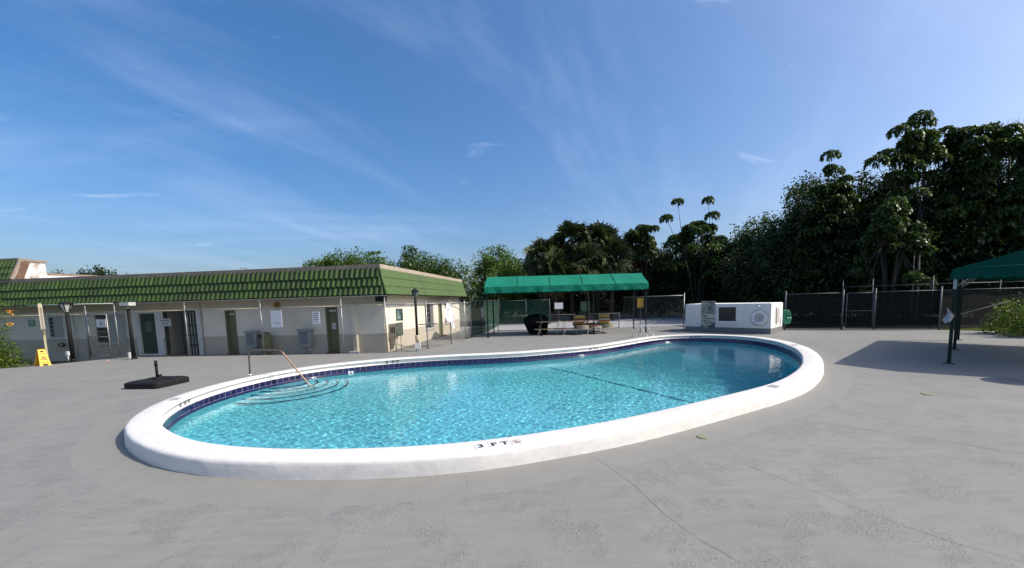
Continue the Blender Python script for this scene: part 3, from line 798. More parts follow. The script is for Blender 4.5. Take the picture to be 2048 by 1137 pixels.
# ---- mansard
EV, TOPD = 0.86, 0.60           # overhang of eave / of top edge
ZE, ZT_, ZC = 2.40, 3.47, 3.66
def edge_pt(dF, dS, z):         # corner where the two offset planes meet
    base = C0 + UP * z
    # solve C0 + A2*s + NF*dF == C0 + B2*t + NS*dS
    det = A2.x * (-B2.y) - A2.y * (-B2.x); rx = NS.x * dS - NF.x * dF; ry = NS.y * dS - NF.y * dF
    s = (rx * (-B2.y) - ry * (-B2.x)) / det
    return base + A2 * s + NF * dF, s
eC, sE = edge_pt(EV, 0.55, ZE); tC, sT = edge_pt(TOPD, 0.22, ZT_)
so_ = MB(); so_.add([FP(24, EV - .03, ZE - .02), eC - UP * .02, eC - UP * .06, FP(24, EV - .03, ZE - .06)], [(0, 1, 2, 3)])
back = sidelen + 0.4
so_.add([FP(24, EV - .03, ZE - .03), eC + Vector((-.02, .02, -.03)), SP(back, .52, ZE - .03), SP(back, -.3, ZE - .03), FP(.3, -.3, ZE - .03), FP(24, -.3, ZE - .03)], [(5, 4, 3, 2, 1, 0)])
so_.build('soffit', m_soffit, bld)
dk = MB(); dk.add([FP(24, EV - .05, ZE - .02), eC + Vector((-.05, .05, -.02)), tC + Vector((-.05, .05, 0)), FP(24, TOPD - .05, ZT_)], [(0, 1, 2, 3)])
dk.add([eC + Vector((-.05, .05, -.02)), SP(back, .50, ZE - .02), SP(back, .17, ZT_), tC + Vector((-.05, .05, 0))], [(0, 1, 2, 3)])
dk.build('roof_deck', M('roof_felt', (0.03, 0.04, 0.025), rough=.9), bld)
def barrel_tile(w_, L_):
    """one S-shaped roof tile: barrel + pan, thickness at the butt"""
    mb = MB(); prof = [(-.5, 0.0), (-.42, .026), (-.30, .048), (-.12, .056), (.06, .048), (.18, .026), (.26, .003), (.38, -.006), (.5, 0.0)]
    n = len(prof); vs = []
    for y, lift in ((0.0, 0.045), (L_, 0.0)):
        for x, h in prof: vs.append((x * w_, y, h + lift))
    for x, h in prof: vs.append((x * w_, 0.004, h + 0.018))
    fs = [(i, i + 1, n + i + 1, n + i) for i in range(n - 1)]
    mb.add(vs[:2 * n], fs, True); mb.add(vs[:n] + vs[2 * n:], [(n + i, n + i + 1, i + 1, i) for i in range(n - 1)])
    return mb
slope = (Vector((0, TOPD - EV, ZT_ - ZE))).length
CL = slope / 3
PITCHW = 0.226
tmesh = barrel_tile(PITCHW, CL + 0.05).mesh('roof_tile', m_tileg)
def place_tile(pos, right, upv, parent):
    nrm_ = right.cross(upv).normalized()
    o = bpy.data.objects.new('roof_tile', tmesh); COL.objects.link(o); o.parent = parent
    mtx = Matrix(((right.x, upv.x, nrm_.x, pos.x - ORG[parent].x), (right.y, upv.y, nrm_.y, pos.y - ORG[parent].y), (right.z, upv.z, nrm_.z, pos.z - ORG[parent].z), (0, 0, 0, 1)))
    o.matrix_local = mtx
    return o
upv = (FP(0, TOPD, ZT_) - FP(0, EV, ZE)).normalized(); right = -A2
for row in range(3):
    base = FP(0, EV, ZE) + upv * (CL * row)
    s_end = sE + (sT - sE) * (row + .5) / 3
    s = s_end + PITCHW * .5
    while s < 18.8:
        place_tile(base + A2 * (s + rr.uniform(-.006, .006)) + upv * rr.uniform(-.012, .012), (right + upv * rr.uniform(-.025, .025)).normalized(), upv, bld); s += PITCHW
# side courses (seen almost edge-on): barrels joined per course
upS = (SP(0, .22, ZT_) - SP(0, .55, ZE)).normalized(); rS = B2
slS = (SP(0, .22, ZT_) - SP(0, .55, ZE)).length
tS = (eC - C0).dot(B2); tT = (tC - C0).dot(B2)
for row in range(3):
    mb = MB(); base = SP(0, .55, ZE) + upS * (slS / 3 * row); t = tS + (tT - tS) * (row + .5) / 3 + .1; src = barrel_tile(PITCHW, slS / 3 + .04); nS = rS.cross(upS).normalized()
    while t < back:
        mb.add([base + rS * (t + v[0]) + upS * v[1] + nS * v[2] * 0.8 for v in src.v], src.f); t += PITCHW
    mb.build('side_tile_course', m_tilelit, bld, kind='stuff')
# hip trim, cap
h = MB(); h.tube([eC + NF * .03 + NS * .03, tC + NF * .02 + NS * .02 + UP * .02], .045, 7); h.build('hip_trim', m_tilelit, bld)
cp = MB(); tcap = tC + UP * (ZC - ZT_)
w_ = 0.10
cp.hexa([FP(24, TOPD + .03, ZT_), tC + NF * .03 + NS * .03, tC - NF * .3 - NS * .3, FP(24, TOPD - .3, ZT_)], [FP(24, TOPD + .03, ZC), tcap + NF * .03 + NS * .03, tcap - NF * .3 - NS * .3, FP(24, TOPD - .3, ZC)])
cp.build('front_cap', M('roof_cap_dark', (0.27, 0.225, 0.18), (0.21, 0.17, 0.135), scale=2, rough=.85), bld)  # same cap on the shaded front: the shade is painted as a darker colour
cp = MB(); cp.hexa([tC + NF * .028 + NS * .032, SP(back, .25, ZT_), SP(back, -.1, ZT_), tC + NF * .028 - NS * .3], [tcap + NF * .028 + NS * .032 + UP * .002, SP(back, .25, ZC + .002), SP(back, -.1, ZC + .002), tcap + NF * .028 - NS * .3 + UP * .002])
cp.build('side_cap', m_cap_lit, bld)
fr_ = MB(); fr_.add([FP(24, .2, ZT_ + .05), FP(.2, .2, ZT_ + .05), SP(back, 0, ZT_ + .05), FP(24, -14, ZT_ + .05)], [(0, 1, 2, 3)]); fr_.build('flat_roof', m_roofflat, bld)
# upper tier at the left, with its torn end, and the white parapet behind
s1, _ = fs_(24, 566, TOPD); s1 = s1
ZU = 4.55
up2 = (FP(0, TOPD - .32, ZU) - FP(0, TOPD, ZC)).normalized(); sl2 = (FP(0, TOPD - .32, ZU) - FP(0, TOPD, ZC)).length
ut = MB(); ut.hexa([FP(24, TOPD - .02, ZC - .05), FP(s1, TOPD - .02, ZC - .05), FP(s1, -.75, ZC - .05), FP(24, -.75, ZC - .05)], [FP(24, TOPD - .37, ZU), FP(s1 - .05, TOPD - .37, ZU), FP(s1, -.72, ZU), FP(24, -.72, ZU)])
tier = ut.build('upper_parapet', M('stained_stucco', (0.62, 0.58, 0.55), (0.20, 0.14, 0.10), scale=1.6, rough=.9, lo=.48, hi=.66), bld)
for row in range(3):
    s = s1 + .16
    while s < 19.5:
        place_tile(FP(s, TOPD + .015, ZC - .03) + up2 * (sl2 / 3 * row), right, up2, bld); s += PITCHW
cp = MB(); cp.hexa([FP(24, TOPD - .29, ZU), FP(s1 - .06, TOPD - .29, ZU), FP(s1 - .06, -.80, ZU), FP(24, -.80, ZU)], [FP(24, TOPD - .29, ZU + .13), FP(s1 - .06, TOPD - .29, ZU + .13), FP(s1 - .06, -.80, ZU + .08), FP(24, -.80, ZU + .08)]); cp.build('upper_cap', MATS['roof_cap_dark'], bld)
tr_ = MB(); tr_.bar(FP(s1 - .03, TOPD + .04, ZC), FP(s1 - .08, TOPD - .32, ZU), .12, .10); tr_.build('rake_trim', MATS['roof_cap_dark'], bld)
rb = MB(); rb.add([FP(s1 - .055, TOPD - .1, ZC), FP(s1 - .07, TOPD - .40, ZU - .02), FP(s1 - .07, TOPD - .72, ZU - .02), FP(s1 - .055, TOPD - .40, ZC)], [(0, 1, 2, 3)]); rb.build('bare_brown_strip', M('bare_wood', (0.10, 0.055, 0.035), (0.16, 0.10, 0.07), scale=5, rough=.9), bld)
q0 = AY(62, 545, 21.5); q1 = AY(232, 553, 27.0)
wp = MB(); wp.hexa([Vector((q0.x, q0.y, 3.5)), Vector((q1.x, q1.y, 3.5)), Vector((q1.x, q1.y + .25, 3.5)), Vector((q0.x, q0.y + .25, 3.5))], [q0 - UP * .14, q1 - UP * .06, q1 + Vector((0, .25, -.06)), q0 + Vector((0, .25, -.14))])
wp.build('roof_parapet', M('white_roof_paint', (0.80, 0.78, 0.78), rough=.7), bld)
wp = MB(); wp.hexa([q0 + Vector((0, -.06, -.14)), q1 + Vector((0, -.06, -.06)), q1 + Vector((0, .3, -.06)), q0 + Vector((0, .3, -.14))], [q0 + Vector((0, -.06, 0)), q1 + Vector((0, -.06, 0)), q1 + Vector((0, .3, 0)), q0 + Vector((0, .3, 0))])
wp.build('parapet_cap', M('weathered_cap', (0.16, 0.12, 0.09), (0.28, 0.22, 0.17), scale=3, rough=.9), bld)
wp = MB(); wp.hexa([q0 + Vector((-.9, 0, -1)), q0 + Vector((-.02, -.08, -1)), q0 + Vector((-.02, .25, -1)), q0 + Vector((-.9, .25, -1))], [q0 + Vector((-.9, 0, .1)), q0 + Vector((-.25, -.08, .1)), q0 + Vector((-.25, .25, .1)), q0 + Vector((-.9, .25, .1))])
wp.build('parapet_pier', M('bare_wood', (0.1, .06, .04)), bld)

# ---- things on the walls
def sign(name, label, cat, P, a, b, lo, hi, d, mat, rows, ink, group=None, th=0.02, texts=()):
    c = P((a + b) / 2, d, lo); t = thing(name, label, cat, c, group)
    m = MB(); rect(P, m, a, b, lo, hi, d, d + th); m.build('panel', mat, t)
    r = (P(a, 0, 0) - P(b, 0, 0)).normalized()
    nrm_ = (P(0, 1, 0) - P(0, 0, 0)).normalized()
    if r.cross(UP).dot(nrm_) < 0: r = -r
    l = MB(); o = P((a + b) / 2, d + th + 0.003, 0)
    for (y, x0, x1, hh) in rows:
        z = lo + (hi - lo) * y; w2 = (b - a)
        x = x0
        while x < x1 - .02:                      # illegible print: broken strokes
            ln = rr.uniform(.03, .09); e = min(x + ln, x1)
            l.add([o + r * (x - .5) * w2 + UP * z, o + r * (e - .5) * w2 + UP * z, o + r * (e - .5) * w2 + UP * (z + hh * (hi - lo)), o + r * (x - .5) * w2 + UP * (z + hh * (hi - lo))], [(0, 1, 2, 3)]); x = e + rr.uniform(.012, .03)
    for s, y, hh, sx in texts: put_text(l, s, o + UP * (lo + (hi - lo) * y), r, UP, hh, sx)
    if l.v: l.build('lettering', ink, t, kind='stuff')
    return t
m_inkg = M('faded_ink', (0.12, 0.12, 0.13), rough=.7); m_winks = M('white_ink', (0.6, 0.64, 0.6), rough=.7)
m_sgreen = M('sign_green', (0.012, 0.085, 0.045), (0.01, 0.07, 0.04), rough=.5); m_swhite = M('sign_white', (0.62, 0.64, 0.66), (0.55, 0.57, 0.6), scale=6, rough=.6)
FD = 0.93  # fence line is this far in front of the wall
def spn(px0, py0, px1, py1, d):
    a, z1 = fs_(px0, py0, d); b, z0 = fs_(px1, py1, d); return min(a, b), max(a, b), min(z0, z1), max(z0, z1)
rows5 = [(.82, .15, .85, .06), (.66, .2, .8, .06), (.50, .2, .85, .06), (.34, .25, .8, .06), (.18, .3, .75, .06)]
def fsign(name, label, cat, px, mat, rows, ink, d, texts=()):
    a, b, lo, hi = spn(*px, d); return sign(name, label, cat, FP, a, b, lo, hi, d, mat, rows, ink, texts=texts)
fsign('fence_sign', 'small dark green sign with white print hung on fence near flowering bush', 'sign', (57, 640, 72, 653), m_sgreen, rows5, m_winks, FD + .03)
fsign('arrow_sign', 'white shower sign with black left arrow by the dark passage', 'sign', (320, 638, 343, 652.5), m_swhite, [], m_ink, 0.06, texts=(('SHOWER', .74, .09, 1.0),))
a, b, lo, hi = spn(320, 638, 343, 652.5, 0.06)
ar = MB(); o = FP((a + b) / 2, .087, lo + (hi - lo) * .30); r = -A2
ar.add([o - r * .17, o - r * .08 + UP * .055, o - r * .08 + UP * .018, o + r * .17 + UP * .018, o + r * .17 - UP * .018, o - r * .08 - UP * .018, o - r * .08 - UP * .055], [(6, 5, 4, 3, 2, 1, 0)])
ar.build('arrow', m_ink, bpy.data.objects['arrow_sign'])
fsign('notice_board', 'large blank whitish notice board fixed to chain-link fence', 'sign', (541, 622, 565.5, 655), m_swhite, [(.80, .42, .55, .05), (.28, .3, .55, .04), (.22, .45, .8, .05)], M('blue_ink', (0.3, 0.35, 0.5), rough=.7), FD + .03)
fsign('notice_sign', 'white notice sign with grey lines of print left of olive door', 'sign', (624.5, 624, 640.5, 648), m_swhite, rows5, m_inkg, FD + .03)
c = FP(*[fs_(554, 611, .06)[0], .06, fs_(554, 611, .06)[1]])
t = thing('wall_vent', 'round orange rusty disc on the wall below the eaves', 'vent', c)
b = MB(); vs = []; ringmesh(b, c + NF * .03, -A2, UP, 0, .14, n=20); ringmesh(b, c + NF * .05, -A2, UP, .10, .14, n=20); b.build('disc', M('rust_disc', (0.30, 0.15, 0.03), (0.2, .1, .03), scale=12, rough=.8), t)
b = MB(); b.tube([c, c + NF * .045], .13, 18); b.build('rim', M('rust_disc', (0.3, .15, .03)), t)
# twin black loudspeakers / floodlights under the corner eave
for px, lab in ((757, 'left one of two black floodlight boxes under the roof corner'), (767, 'right one of two black floodlight boxes under the roof corner')):
    s_, z_ = fs_(px, 598, .3); t = thing('floodlight', lab, 'floodlight', FP(s_, .2, z_), 'floodlight boxes under the eave')
    b = MB(); rect(FP, b, s_ - .10, s_ + .10, z_ - .12, z_ + .12, .2, .40); b.build('housing', M('black_plastic', (0.015, 0.015, 0.017), rough=.5), t)
    b = MB(); rect(FP, b, s_ - .08, s_ + .08, z_ - .10, z_ + .10, .402, .41); b.build('lens', m_glass, t)
    b = MB(); b.bar(FP(s_, .04, z_), FP(s_, .2, z_), .04, .04); b.build('bracket', m_dark, t)
# coin boxes / fountains on the front wall
m_grey = M('grey_cabinet', (0.30, 0.32, 0.33), (0.24, 0.26, 0.27), scale=4, rough=.5)
m_grey2 = M('grey_recess', (0.12, 0.14, 0.16), (0.16, 0.19, 0.22), scale=3, rough=.5)
for (px0, py0, px1, py1), lab in (((491, 664.5, 515, 693), 'grey metal drinking fountain on the wall beside olive door and trash bin'), ((596, 661, 623, 691), 'grey metal drinking fountain on the wall with pipes below it')):
    a, b_, lo, hi = spn(px0, py0, px1, py1, .25); t = thing('drinking_fountain', lab, 'fountain', FP((a + b_) / 2, .02, lo), 'fountains on the clubhouse wall')
    b = MB(); rect(FP, b, a, b_, lo, hi, .06, .30); b.build('cabinet', m_grey, t)
    b = MB(); rect(FP, b, a + .10, b_ - .05, lo + .06, hi - .07, .30, .305); b.build('recess', m_grey2, t)
    b = MB(); rect(FP, b, a - .06, b_ + .02, hi, hi + .045, .05, .36); b.build('lid', m_grey, t)
    b = MB(); rect(FP, b, a + .1, b_ - .1, lo - .06, lo, .06, .22); b.tube([FP(a + .15, .12, lo - .05), FP(a + .15, .12, lo - .4), FP(a + .15, .06, lo - .42)], .02, 6); b.tube([FP(b_ - .15, .12, lo - .05), FP(b_ - .15, .12, lo - .38), FP(b_ - .15, .06, lo - .42)], .015, 6); b.build('pipework', m_alu, t)
# trash bin
s_, _ = fs_(533, 690, .4); c = FP(s_, .4, -.10); t = thing('trash_bin', 'olive green domed trash bin with black flap against the wall', 'trash bin', c)
b = MB(); b.lathe([(.20, 0), (.23, .05), (.24, .75), (.22, .90), (.15, 1.0), (.03, 1.04)], 18, c); b.build('body', m_olive, t)
b = MB(); 
for i in range(6):
    pass
rect(FP, b, s_ - .02, s_ + .20, .68, .84, .62, .66); b.build('flap', m_dark, t)
# meter boxes on the side wall
a0, zz1 = st_(783, 653, .15); a1, zz0 = st_(799, 677, .15); t = thing('payphone_cabinet', 'beige metal cabinet with three slots on the sunlit side wall', 'cabinet', SP(a0, .02, zz0))
bb = MB(); zc0, zc1 = 0.55, 1.13; ta, tb = a0, a0 + .75
rect(SP, bb, ta, tb, zc0, zc1, .03, .34); bb.build('housing', M('beige_metal', (0.42, 0.36, 0.27), (0.35, .3, .22), rough=.6), t)
e = MB()
for i in range(3): 
    o = SP(ta - .005, .08 + .085 * i, 0); 
    e.hexa([o + UP * .72, o + NS * .05 + UP * .72, o + NS * .05 + UP * .72 - B2 * .008, o + UP * .72 - B2 * .008], [o + UP * .98, o + NS * .05 + UP * .98, o + NS * .05 + UP * .98 - B2 * .008, o + UP * .98 - B2 * .008])
e.build('slot', m_dark, t)
e = MB(); rect(SP, e, ta + .02, tb + .02, zc0 + .02, zc1 + .03, .341, .36); e.build('side_panel', M('grey_green', (0.08, 0.10, 0.08), rough=.6), t)
e = MB(); rect(SP, e, ta + .05, tb - .3, .15, zc0, .04, .22); e.tube([SP(ta + .1, .28, zc0), SP(ta + .1, .28, -.1)], .02, 6); e.tube([SP(tb - .1, .28, zc0), SP(tb - .1, .28, -.1)], .02, 6); e.build('lower_box', M('beige_metal', (.4, .36, .27)), t)
# coiled hose holder on the left wall
s_, z_ = fs_(127, 690, .05); c = FP(s_, .05, z_); t = thing('hose_hanger', 'coil of dark hose hanging low on the wall behind the lamp post', 'hose', c)
for i in range(3):
    b = MB(); b.tube([c + NF * (.05 + .03 * i) + (-A2) * math.cos(k_ * math.pi / 9) * (.17 - .015 * i) + UP * math.sin(k_ * math.pi / 9) * (.09 - .01 * i) for k_ in range(19)], .016, 6); b.build('coil', m_dark, t)
# ================================================================== FENCES
m_galv = M('galvanised', (0.38, 0.38, 0.365), (0.29, 0.29, 0.28), scale=6, rough=0.45, metal=0.55)
m_galvd = M('weathered_galvanised', (0.11, 0.118, 0.12), (0.08, 0.085, 0.088), scale=6, rough=0.6, metal=0.2)
m_wire = M('fence_wire', (0.27, 0.27, 0.255), (0.19, 0.19, 0.18), scale=2, rough=0.5, metal=0.4)
m_yrail = M('faded_yellow_pipe', (0.38, 0.33, 0.16), (0.36, 0.34, 0.26), scale=1.2, rough=0.6)
def screen_material(name, c, op):
    m = bpy.data.materials.new(name); m.use_nodes = True
    t = m.node_tree; b = t.nodes['Principled BSDF']; out = t.nodes['Material Output']
    b.inputs['Roughness'].default_value = 0.8; b.inputs['Specular IOR Level'].default_value = 0.2
    n = t.nodes.new('ShaderNodeTexNoise'); n.inputs['Scale'].default_value = 1.1
    tcn = t.nodes.new('ShaderNodeTexCoord'); t.links.new(tcn.outputs['Object'], n.inputs['Vector'])
    mx_ = t.nodes.new('ShaderNodeMixRGB'); mx_.inputs[1].default_value = (*c, 1); mx_.inputs[2].default_value = (*[x * .6 for x in c], 1); t.links.new(n.outputs[0], mx_.inputs[0]); t.links.new(mx_.outputs[0], b.inputs['Base Color'])
    tr = t.nodes.new('ShaderNodeBsdfTransparent'); ms = t.nodes.new('ShaderNodeMixShader'); ms.inputs[0].default_value = op
    t.links.new(tr.outputs[0], ms.inputs[1]); t.links.new(b.outputs[0], ms.inputs[2]); t.links.new(ms.outputs[0], out.inputs[0])
    return m
m_screen = screen_material('green_windscreen', (0.015, 0.055, 0.035), 0.82)
m_screen2 = screen_material('dark_windscreen', (0.006, 0.009, 0.007), 0.88)
def chain(mb, a, b, z0, z1, sp=0.085, th=0.0034):
    a = Vector((a.x, a.y, 0)); b = Vector((b.x, b.y, 0)); L_ = (b - a).length; d = (b - a) / L_; H_ = z1 - z0; n = Vector((d.y, -d.x, 0))
    for sg in (1, -1):
        s = -H_
        while s < L_ + H_:
            s0, s1 = (s, s + H_) if sg > 0 else (s + H_, s)
            # clip to 0..L
            pts = []
            lo, hi = 0.0, 1.0
            ds = s1 - s0
            t0, t1 = sorted(((0 - s0) / ds, (L_ - s0) / ds)); lo = max(0, t0); hi = min(1, t1)
            if hi - lo > 0.02:
                p = a + d * (s0 + ds * lo) + UP * (z0 + H_ * lo); q = a + d * (s0 + ds * hi) + UP * (z0 + H_ * hi)
                e = (q - p).normalized().cross(n) * th / 2; w2 = n * (th / 2) * sg
                mb.add([p - e, p + e, p + w2 * 1.5, q - e, q + e, q + w2 * 1.5], [(0, 1, 4, 3), (1, 2, 5, 4), (2, 0, 3, 5)])
            s += sp
def fence(name, label, pts, ztop, mat_post, mat_rail, screen=None, wire=True, posts=None, rad=0.026, ext=0.08, zb=0.0, group=None, bottom=False, zs=None, wmat=None, sp=0.085):
    t = thing(name, label, 'fence', pts[0], group)
    for i, p in enumerate(pts):
        if posts and not posts[i]: continue
        b = MB(); b.tube([(p.x, p.y, zb), (p.x, p.y, ztop + ext)], rad, 8); b.lathe([(rad * 1.15, ztop + ext), (rad * 1.15, ztop + ext + .02), (rad * .5, ztop + ext + .05)], 8, (p.x, p.y, 0)); b.build('post', mat_post, t)
    for p, q in zip(pts[:-1], pts[1:]):
        b = MB(); b.tube([Vector((p.x, p.y, ztop)), Vector((q.x, q.y, ztop))], 0.021, 6); b.build('top_rail', mat_rail, t)
        if bottom: b = MB(); b.tube([Vector((p.x, p.y, .06)), Vector((q.x, q.y, .06))], 0.018, 6); b.build('bottom_rail', mat_rail, t)
    if wire:
        b = MB()
        for p, q in zip(pts[:-1], pts[1:]): chain(b, p, q, zb + .04, ztop, sp)
        b.build('chain_link', wmat or m_wire, t, kind='stuff')
    if screen:
        b = MB(); z0, z1 = zs or (.05, ztop - .03)
        for p, q in zip(pts[:-1], pts[1:]):
            n_ = (q - p).cross(UP).normalized() * .035; k_ = 10; vs = []
            for i in range(k_ + 1):
                o = p.lerp(q, i / k_) - n_ * (1 + .35 * math.sin(i * 1.9)); vs += [Vector((o.x, o.y, z0)), Vector((o.x, o.y, z1 - .02 * math.sin(i * math.pi / k_) * 1))]
            b.add(vs, [(2 * i, 2 * i + 2, 2 * i + 3, 2 * i + 1) for i in range(k_)], True)
        b.build('windscreen', screen, t)
    return t
FZ = 1.98
def fpx(px): return FP(fs_(px, 700, FD)[0], FD, 0)
LP_ = [fpx(-60), fpx(97), fpx(178)]
fence('chain_link_fence', 'chain-link fence with yellowish top rail from the bush to the gate', LP_, FZ - .05, m_galv, m_yrail, posts=[1, 0, 1], zb=-.25)
RP_ = [fpx(240), fpx(378), fpx(528), fpx(688), Vector((-5.17, 16.37, 0))]
fence('chain_link_fence', 'long chain-link fence with pale top rail in front of the clubhouse doors', RP_, FZ, m_galv, m_yrail, zb=-.05, posts=[0, 1, 1, 1, 1], ext=.28)
SP_ = [Vector((-5.12, 16.40, 0)), Vector((-3.71, 17.41, 0)), Vector((-2.95, 19.26, 0)), Vector((-2.54, 21.7, 0)), Vector((-2.3, 22.6, 0))]
fence('chain_link_fence', 'chain-link fence bending round the clubhouse corner past the lamp post', SP_, FZ, m_galv, m_galv, zb=-.02, posts=[0, 1, 1, 1, 1])
q = [Vector((-2.3, 22.6, 0)), Vector((-1.85, 24.4, 0)), Vector((-1.55, 26.2, 0)), Vector((-1.3, 29, 0)), Vector((-1.0, 32.5, 0))]
fence('screened_fence', 'fence with dark green windscreen running back at the left of the canopy', q, 2.05, m_galvd, m_galvd, screen=m_screen, wire=False, posts=[0, 1, 1, 1, 1])
q = [Vector((-1.0, 32.5, 0)), Vector((1.2, 32.3, 0)), Vector((3.1, 32.1, 0))]
fence('screened_fence', 'low green screened fence panel seen under the canopy left of the white sign', q, 2.0, m_galvd, m_galvd, screen=m_screen, wire=False, posts=[0, 1, 1])
q = [Vector((-0.9, 26.2, 0)), Vector((1.3, 26.1, 0)), Vector((4.1, 26.0, 0)), Vector((7.0, 25.9, 0)), Vector((10.0, 22.95, 0))]
fence('chain_link_fence', 'chain-link fence between the loungers and the bright court', [q[0], q[1], q[2], q[3]], 1.0, m_galvd, m_galvd, bottom=True, posts=[1, 1, 1, 1], ext=.02)
fence('chain_link_fence', 'chain-link fence panel with pale rail left of the white pump house', [Vector((7.0, 25.0, 0)), Vector((9.95, 22.95, 0))], 2.03, m_galv, m_galv, posts=[0, 1])
# far screened fence behind the court
q = [Vector((3.1, 44.2, 0)), Vector((9, 43.4, 0)), Vector((15, 42.5, 0)), Vector((22, 41.4, 0)), Vector((30, 37, 0)), Vector((38, 30, 0))]
fence('screened_fence', 'tall dark screened fence along the far edge of the court', q, 2.9, m_galvd, m_galvd, screen=m_screen2, wire=False)
# right fence, gate, taller fence behind
R0, R1, R2, R3 = G(1569, 659), G(1683, 659.5), G(1747, 660), G(1877, 660)
fence('screened_fence', 'dark screened fence panel right of the white pump house', [R0, R1], 1.93, m_galvd, m_galvd, screen=m_screen2, wire=False, rad=.045, ext=.14, bottom=True, wmat=m_galvd)
gt = thing('fence_gate', 'narrow chain-link gate with a middle rail between two stout posts', 'gate', R1)
ga, gb_ = R1.lerp(R2, .12), R1.lerp(R2, .95)
for nm, pp in (('frame_stile', [(ga, .08, 1.9)]), ('frame_stile', [(gb_, .08, 1.9)])):
    for p, z0, z1 in pp: b = MB(); b.tube([p + UP * z0, p + UP * z1], .024, 6); b.build(nm, m_galvd, gt)
for z in (.08, .98, 1.9): b = MB(); b.tube([ga + UP * z, gb_ + UP * z], .022, 6); b.build('gate_rail', m_galvd, gt)
b = MB(); b.quad(ga + UP * .1, gb_ + UP * .1, gb_ + UP * 1.88, ga + UP * 1.88); b.build('windscreen', m_screen2, gt)
R4 = G(2160, 652)
fence('screened_fence', 'dark screened fence running from the narrow gate behind the right canopy', [R2, R3, R4], 1.93, m_galvd, m_galvd, screen=m_screen2, wire=False, rad=.04, ext=.14, wmat=m_galvd)
bk = [R2 + Vector((.8, 3.0, 0)), R2.lerp(R3, .42) + Vector((.3, 2.0, 0)), R3 + Vector((.15, .55, 0)), R3.lerp(R4, .45) + Vector((.2, .4, 0)), R4 + Vector((.5, .5, 0))]
fence('boundary_fence', 'taller chain-link boundary fence in front of the dark trees at right', bk, 2.25, m_galvd, m_galvd, wire=False, rad=.026, ext=.38, wmat=m_galvd, sp=.11)
# gate at the left, ajar
ga, gb_ = fpx(181), fpx(239)
gt = thing('chain_link_gate', 'chain-link gate ajar in front of the shuttered window with paper notice', 'gate', ga)
for p in (ga, gb_): b = MB(); b.tube([p, p + UP * 2.35], .026, 8); b.build('gate_post', m_galv, gt)
g0 = ga + Vector((.09, -.05, 0)); g1 = gb_ + Vector((-.12, -.28, 0))
for p, zz in ((g0, (.06, 1.92)), (g1, (.06, 1.92))): b = MB(); b.tube([p + UP * zz[0], p + UP * zz[1]], .024, 6); b.build('frame_stile', m_galv, gt)
for z in (.06, .90, 1.90): b = MB(); b.tube([g0 + UP * z, g1 + UP * z], .022, 6); b.build('frame_rail', m_galv, gt)
b = MB(); chain(b, g0, g1, .08, 1.88); b.build('chain_link', m_wire, gt, kind='stuff')
fsign('paper_notice', 'white paper notice taped on the gate before the shuttered window', 'sign', (192.5, 639.5, 213, 655), m_swhite, [(.2, .42, .58, .55)], m_inkg, FD + .20)

# overhead pale pipe and leaning yellow post at the left
p = fpx(90) + Vector((0, -.25, 0)); qq = gb_ + Vector((0, -.05, 0))
b = MB(); b.tube([Vector((p.x - .25, p.y, 2.40)), Vector((qq.x, qq.y, 2.38))], .022, 6)
b.build('overhead_pipe', M('pale_green_pipe', (0.45, 0.52, 0.40), (0.5, 0.52, 0.46), scale=2, rough=.6), label='thin pale green pipe spanning from yellow post to gate above the rail', cat='pipe')
base = G(97, 730.5); t = thing('yellow_post', 'leaning faded yellow post carrying a narrow white vertical sign', 'post', base)
top = Vector((base.x - .03, base.y + .02, 2.42))
b = MB(); b.bar(base, top, .06, .06); b.build('shaft', m_yrail, t)
b = MB(); mid = base.lerp(top, .56); hi_ = base.lerp(top, .98); vw = Vector((.76, -.64, 0)); b.bar(mid + vw * .05, hi_ + vw * .05, .11, .015, side=(.64, .76, 0)); sg_ = b.build('sign_strip', M('cream_strip', (0.44, 0.38, 0.20), (0.50, 0.47, 0.38), scale=3, rough=.6), t)
b = MB()
for i in range(12):
    o = mid.lerp(hi_, .08 + .07 * i) + vw * .06; ee = Vector((.64, .76, 0)); b.add([o - ee * .035 - UP * .02, o + ee * .035 - UP * .025, o + ee * .03 + UP * .022, o - ee * .03 + UP * .018], [(0, 1, 2, 3)])
b.build('print', m_inkg, sg_)
b = MB(); o = base.lerp(top, .52); b.bar(o + Vector((0, -.05, .12)), o + Vector((.24, -.06, .13)), .05, .03); b.build('latch', m_galvd, t)

# ================================================================== LAMPS
m_black = M('black_paint_metal', (0.010, 0.010, 0.011), (0.014, 0.014, 0.014), rough=.6, spec=.15)
m_lens = M('lamp_glass', (0.5, 0.52, 0.5), rough=.2)
c = G(147, 722.5, 0); t = thing('lamp_post', 'black lamp post with flared lantern head left of the gate', 'lamp post', c)
b = MB(); b.tube([c, c + UP * 2.05], [.075, .062], 10); b.lathe([(.12, 0), (.12, .05), (.08, .10)], 10, c); b.build('post', m_black, t)
b = MB(); o = c + UP * 2.05; b.lathe([(.07, 0), (.10, .05), (.19, .30), (.20, .32)], 6, o); b.build('lantern_glass', m_lens, t)
b = MB()
for k_ in range(6):
    a = k_ * math.pi / 3; d = Vector((math.cos(a), math.sin(a), 0)); b.bar(o + d * .1 + UP * .04, o + d * .2 + UP * .32, .03, .03)
b.lathe([(.24, .32), (.24, .345), (.16, .40), (.05, .42)], 6, o); b.build('lantern_frame', m_black, t)
bx_ = MB(); bx_.box((c.x - .09, c.y - .10), (1, 0, 0), (0, 1, 0), .05, .04, .25, .42); bx_.tube([(c.x - .09, c.y - .1, .25), (c.x - .09, c.y - .1, 0)], .018, 6); bx_.build('outlet_box', m_trim, t)
c = G(268.5, 718.5, 0); t = thing('light_pole', 'dark pole topped by a grey box floodlight right of the gate', 'lamp post', c)
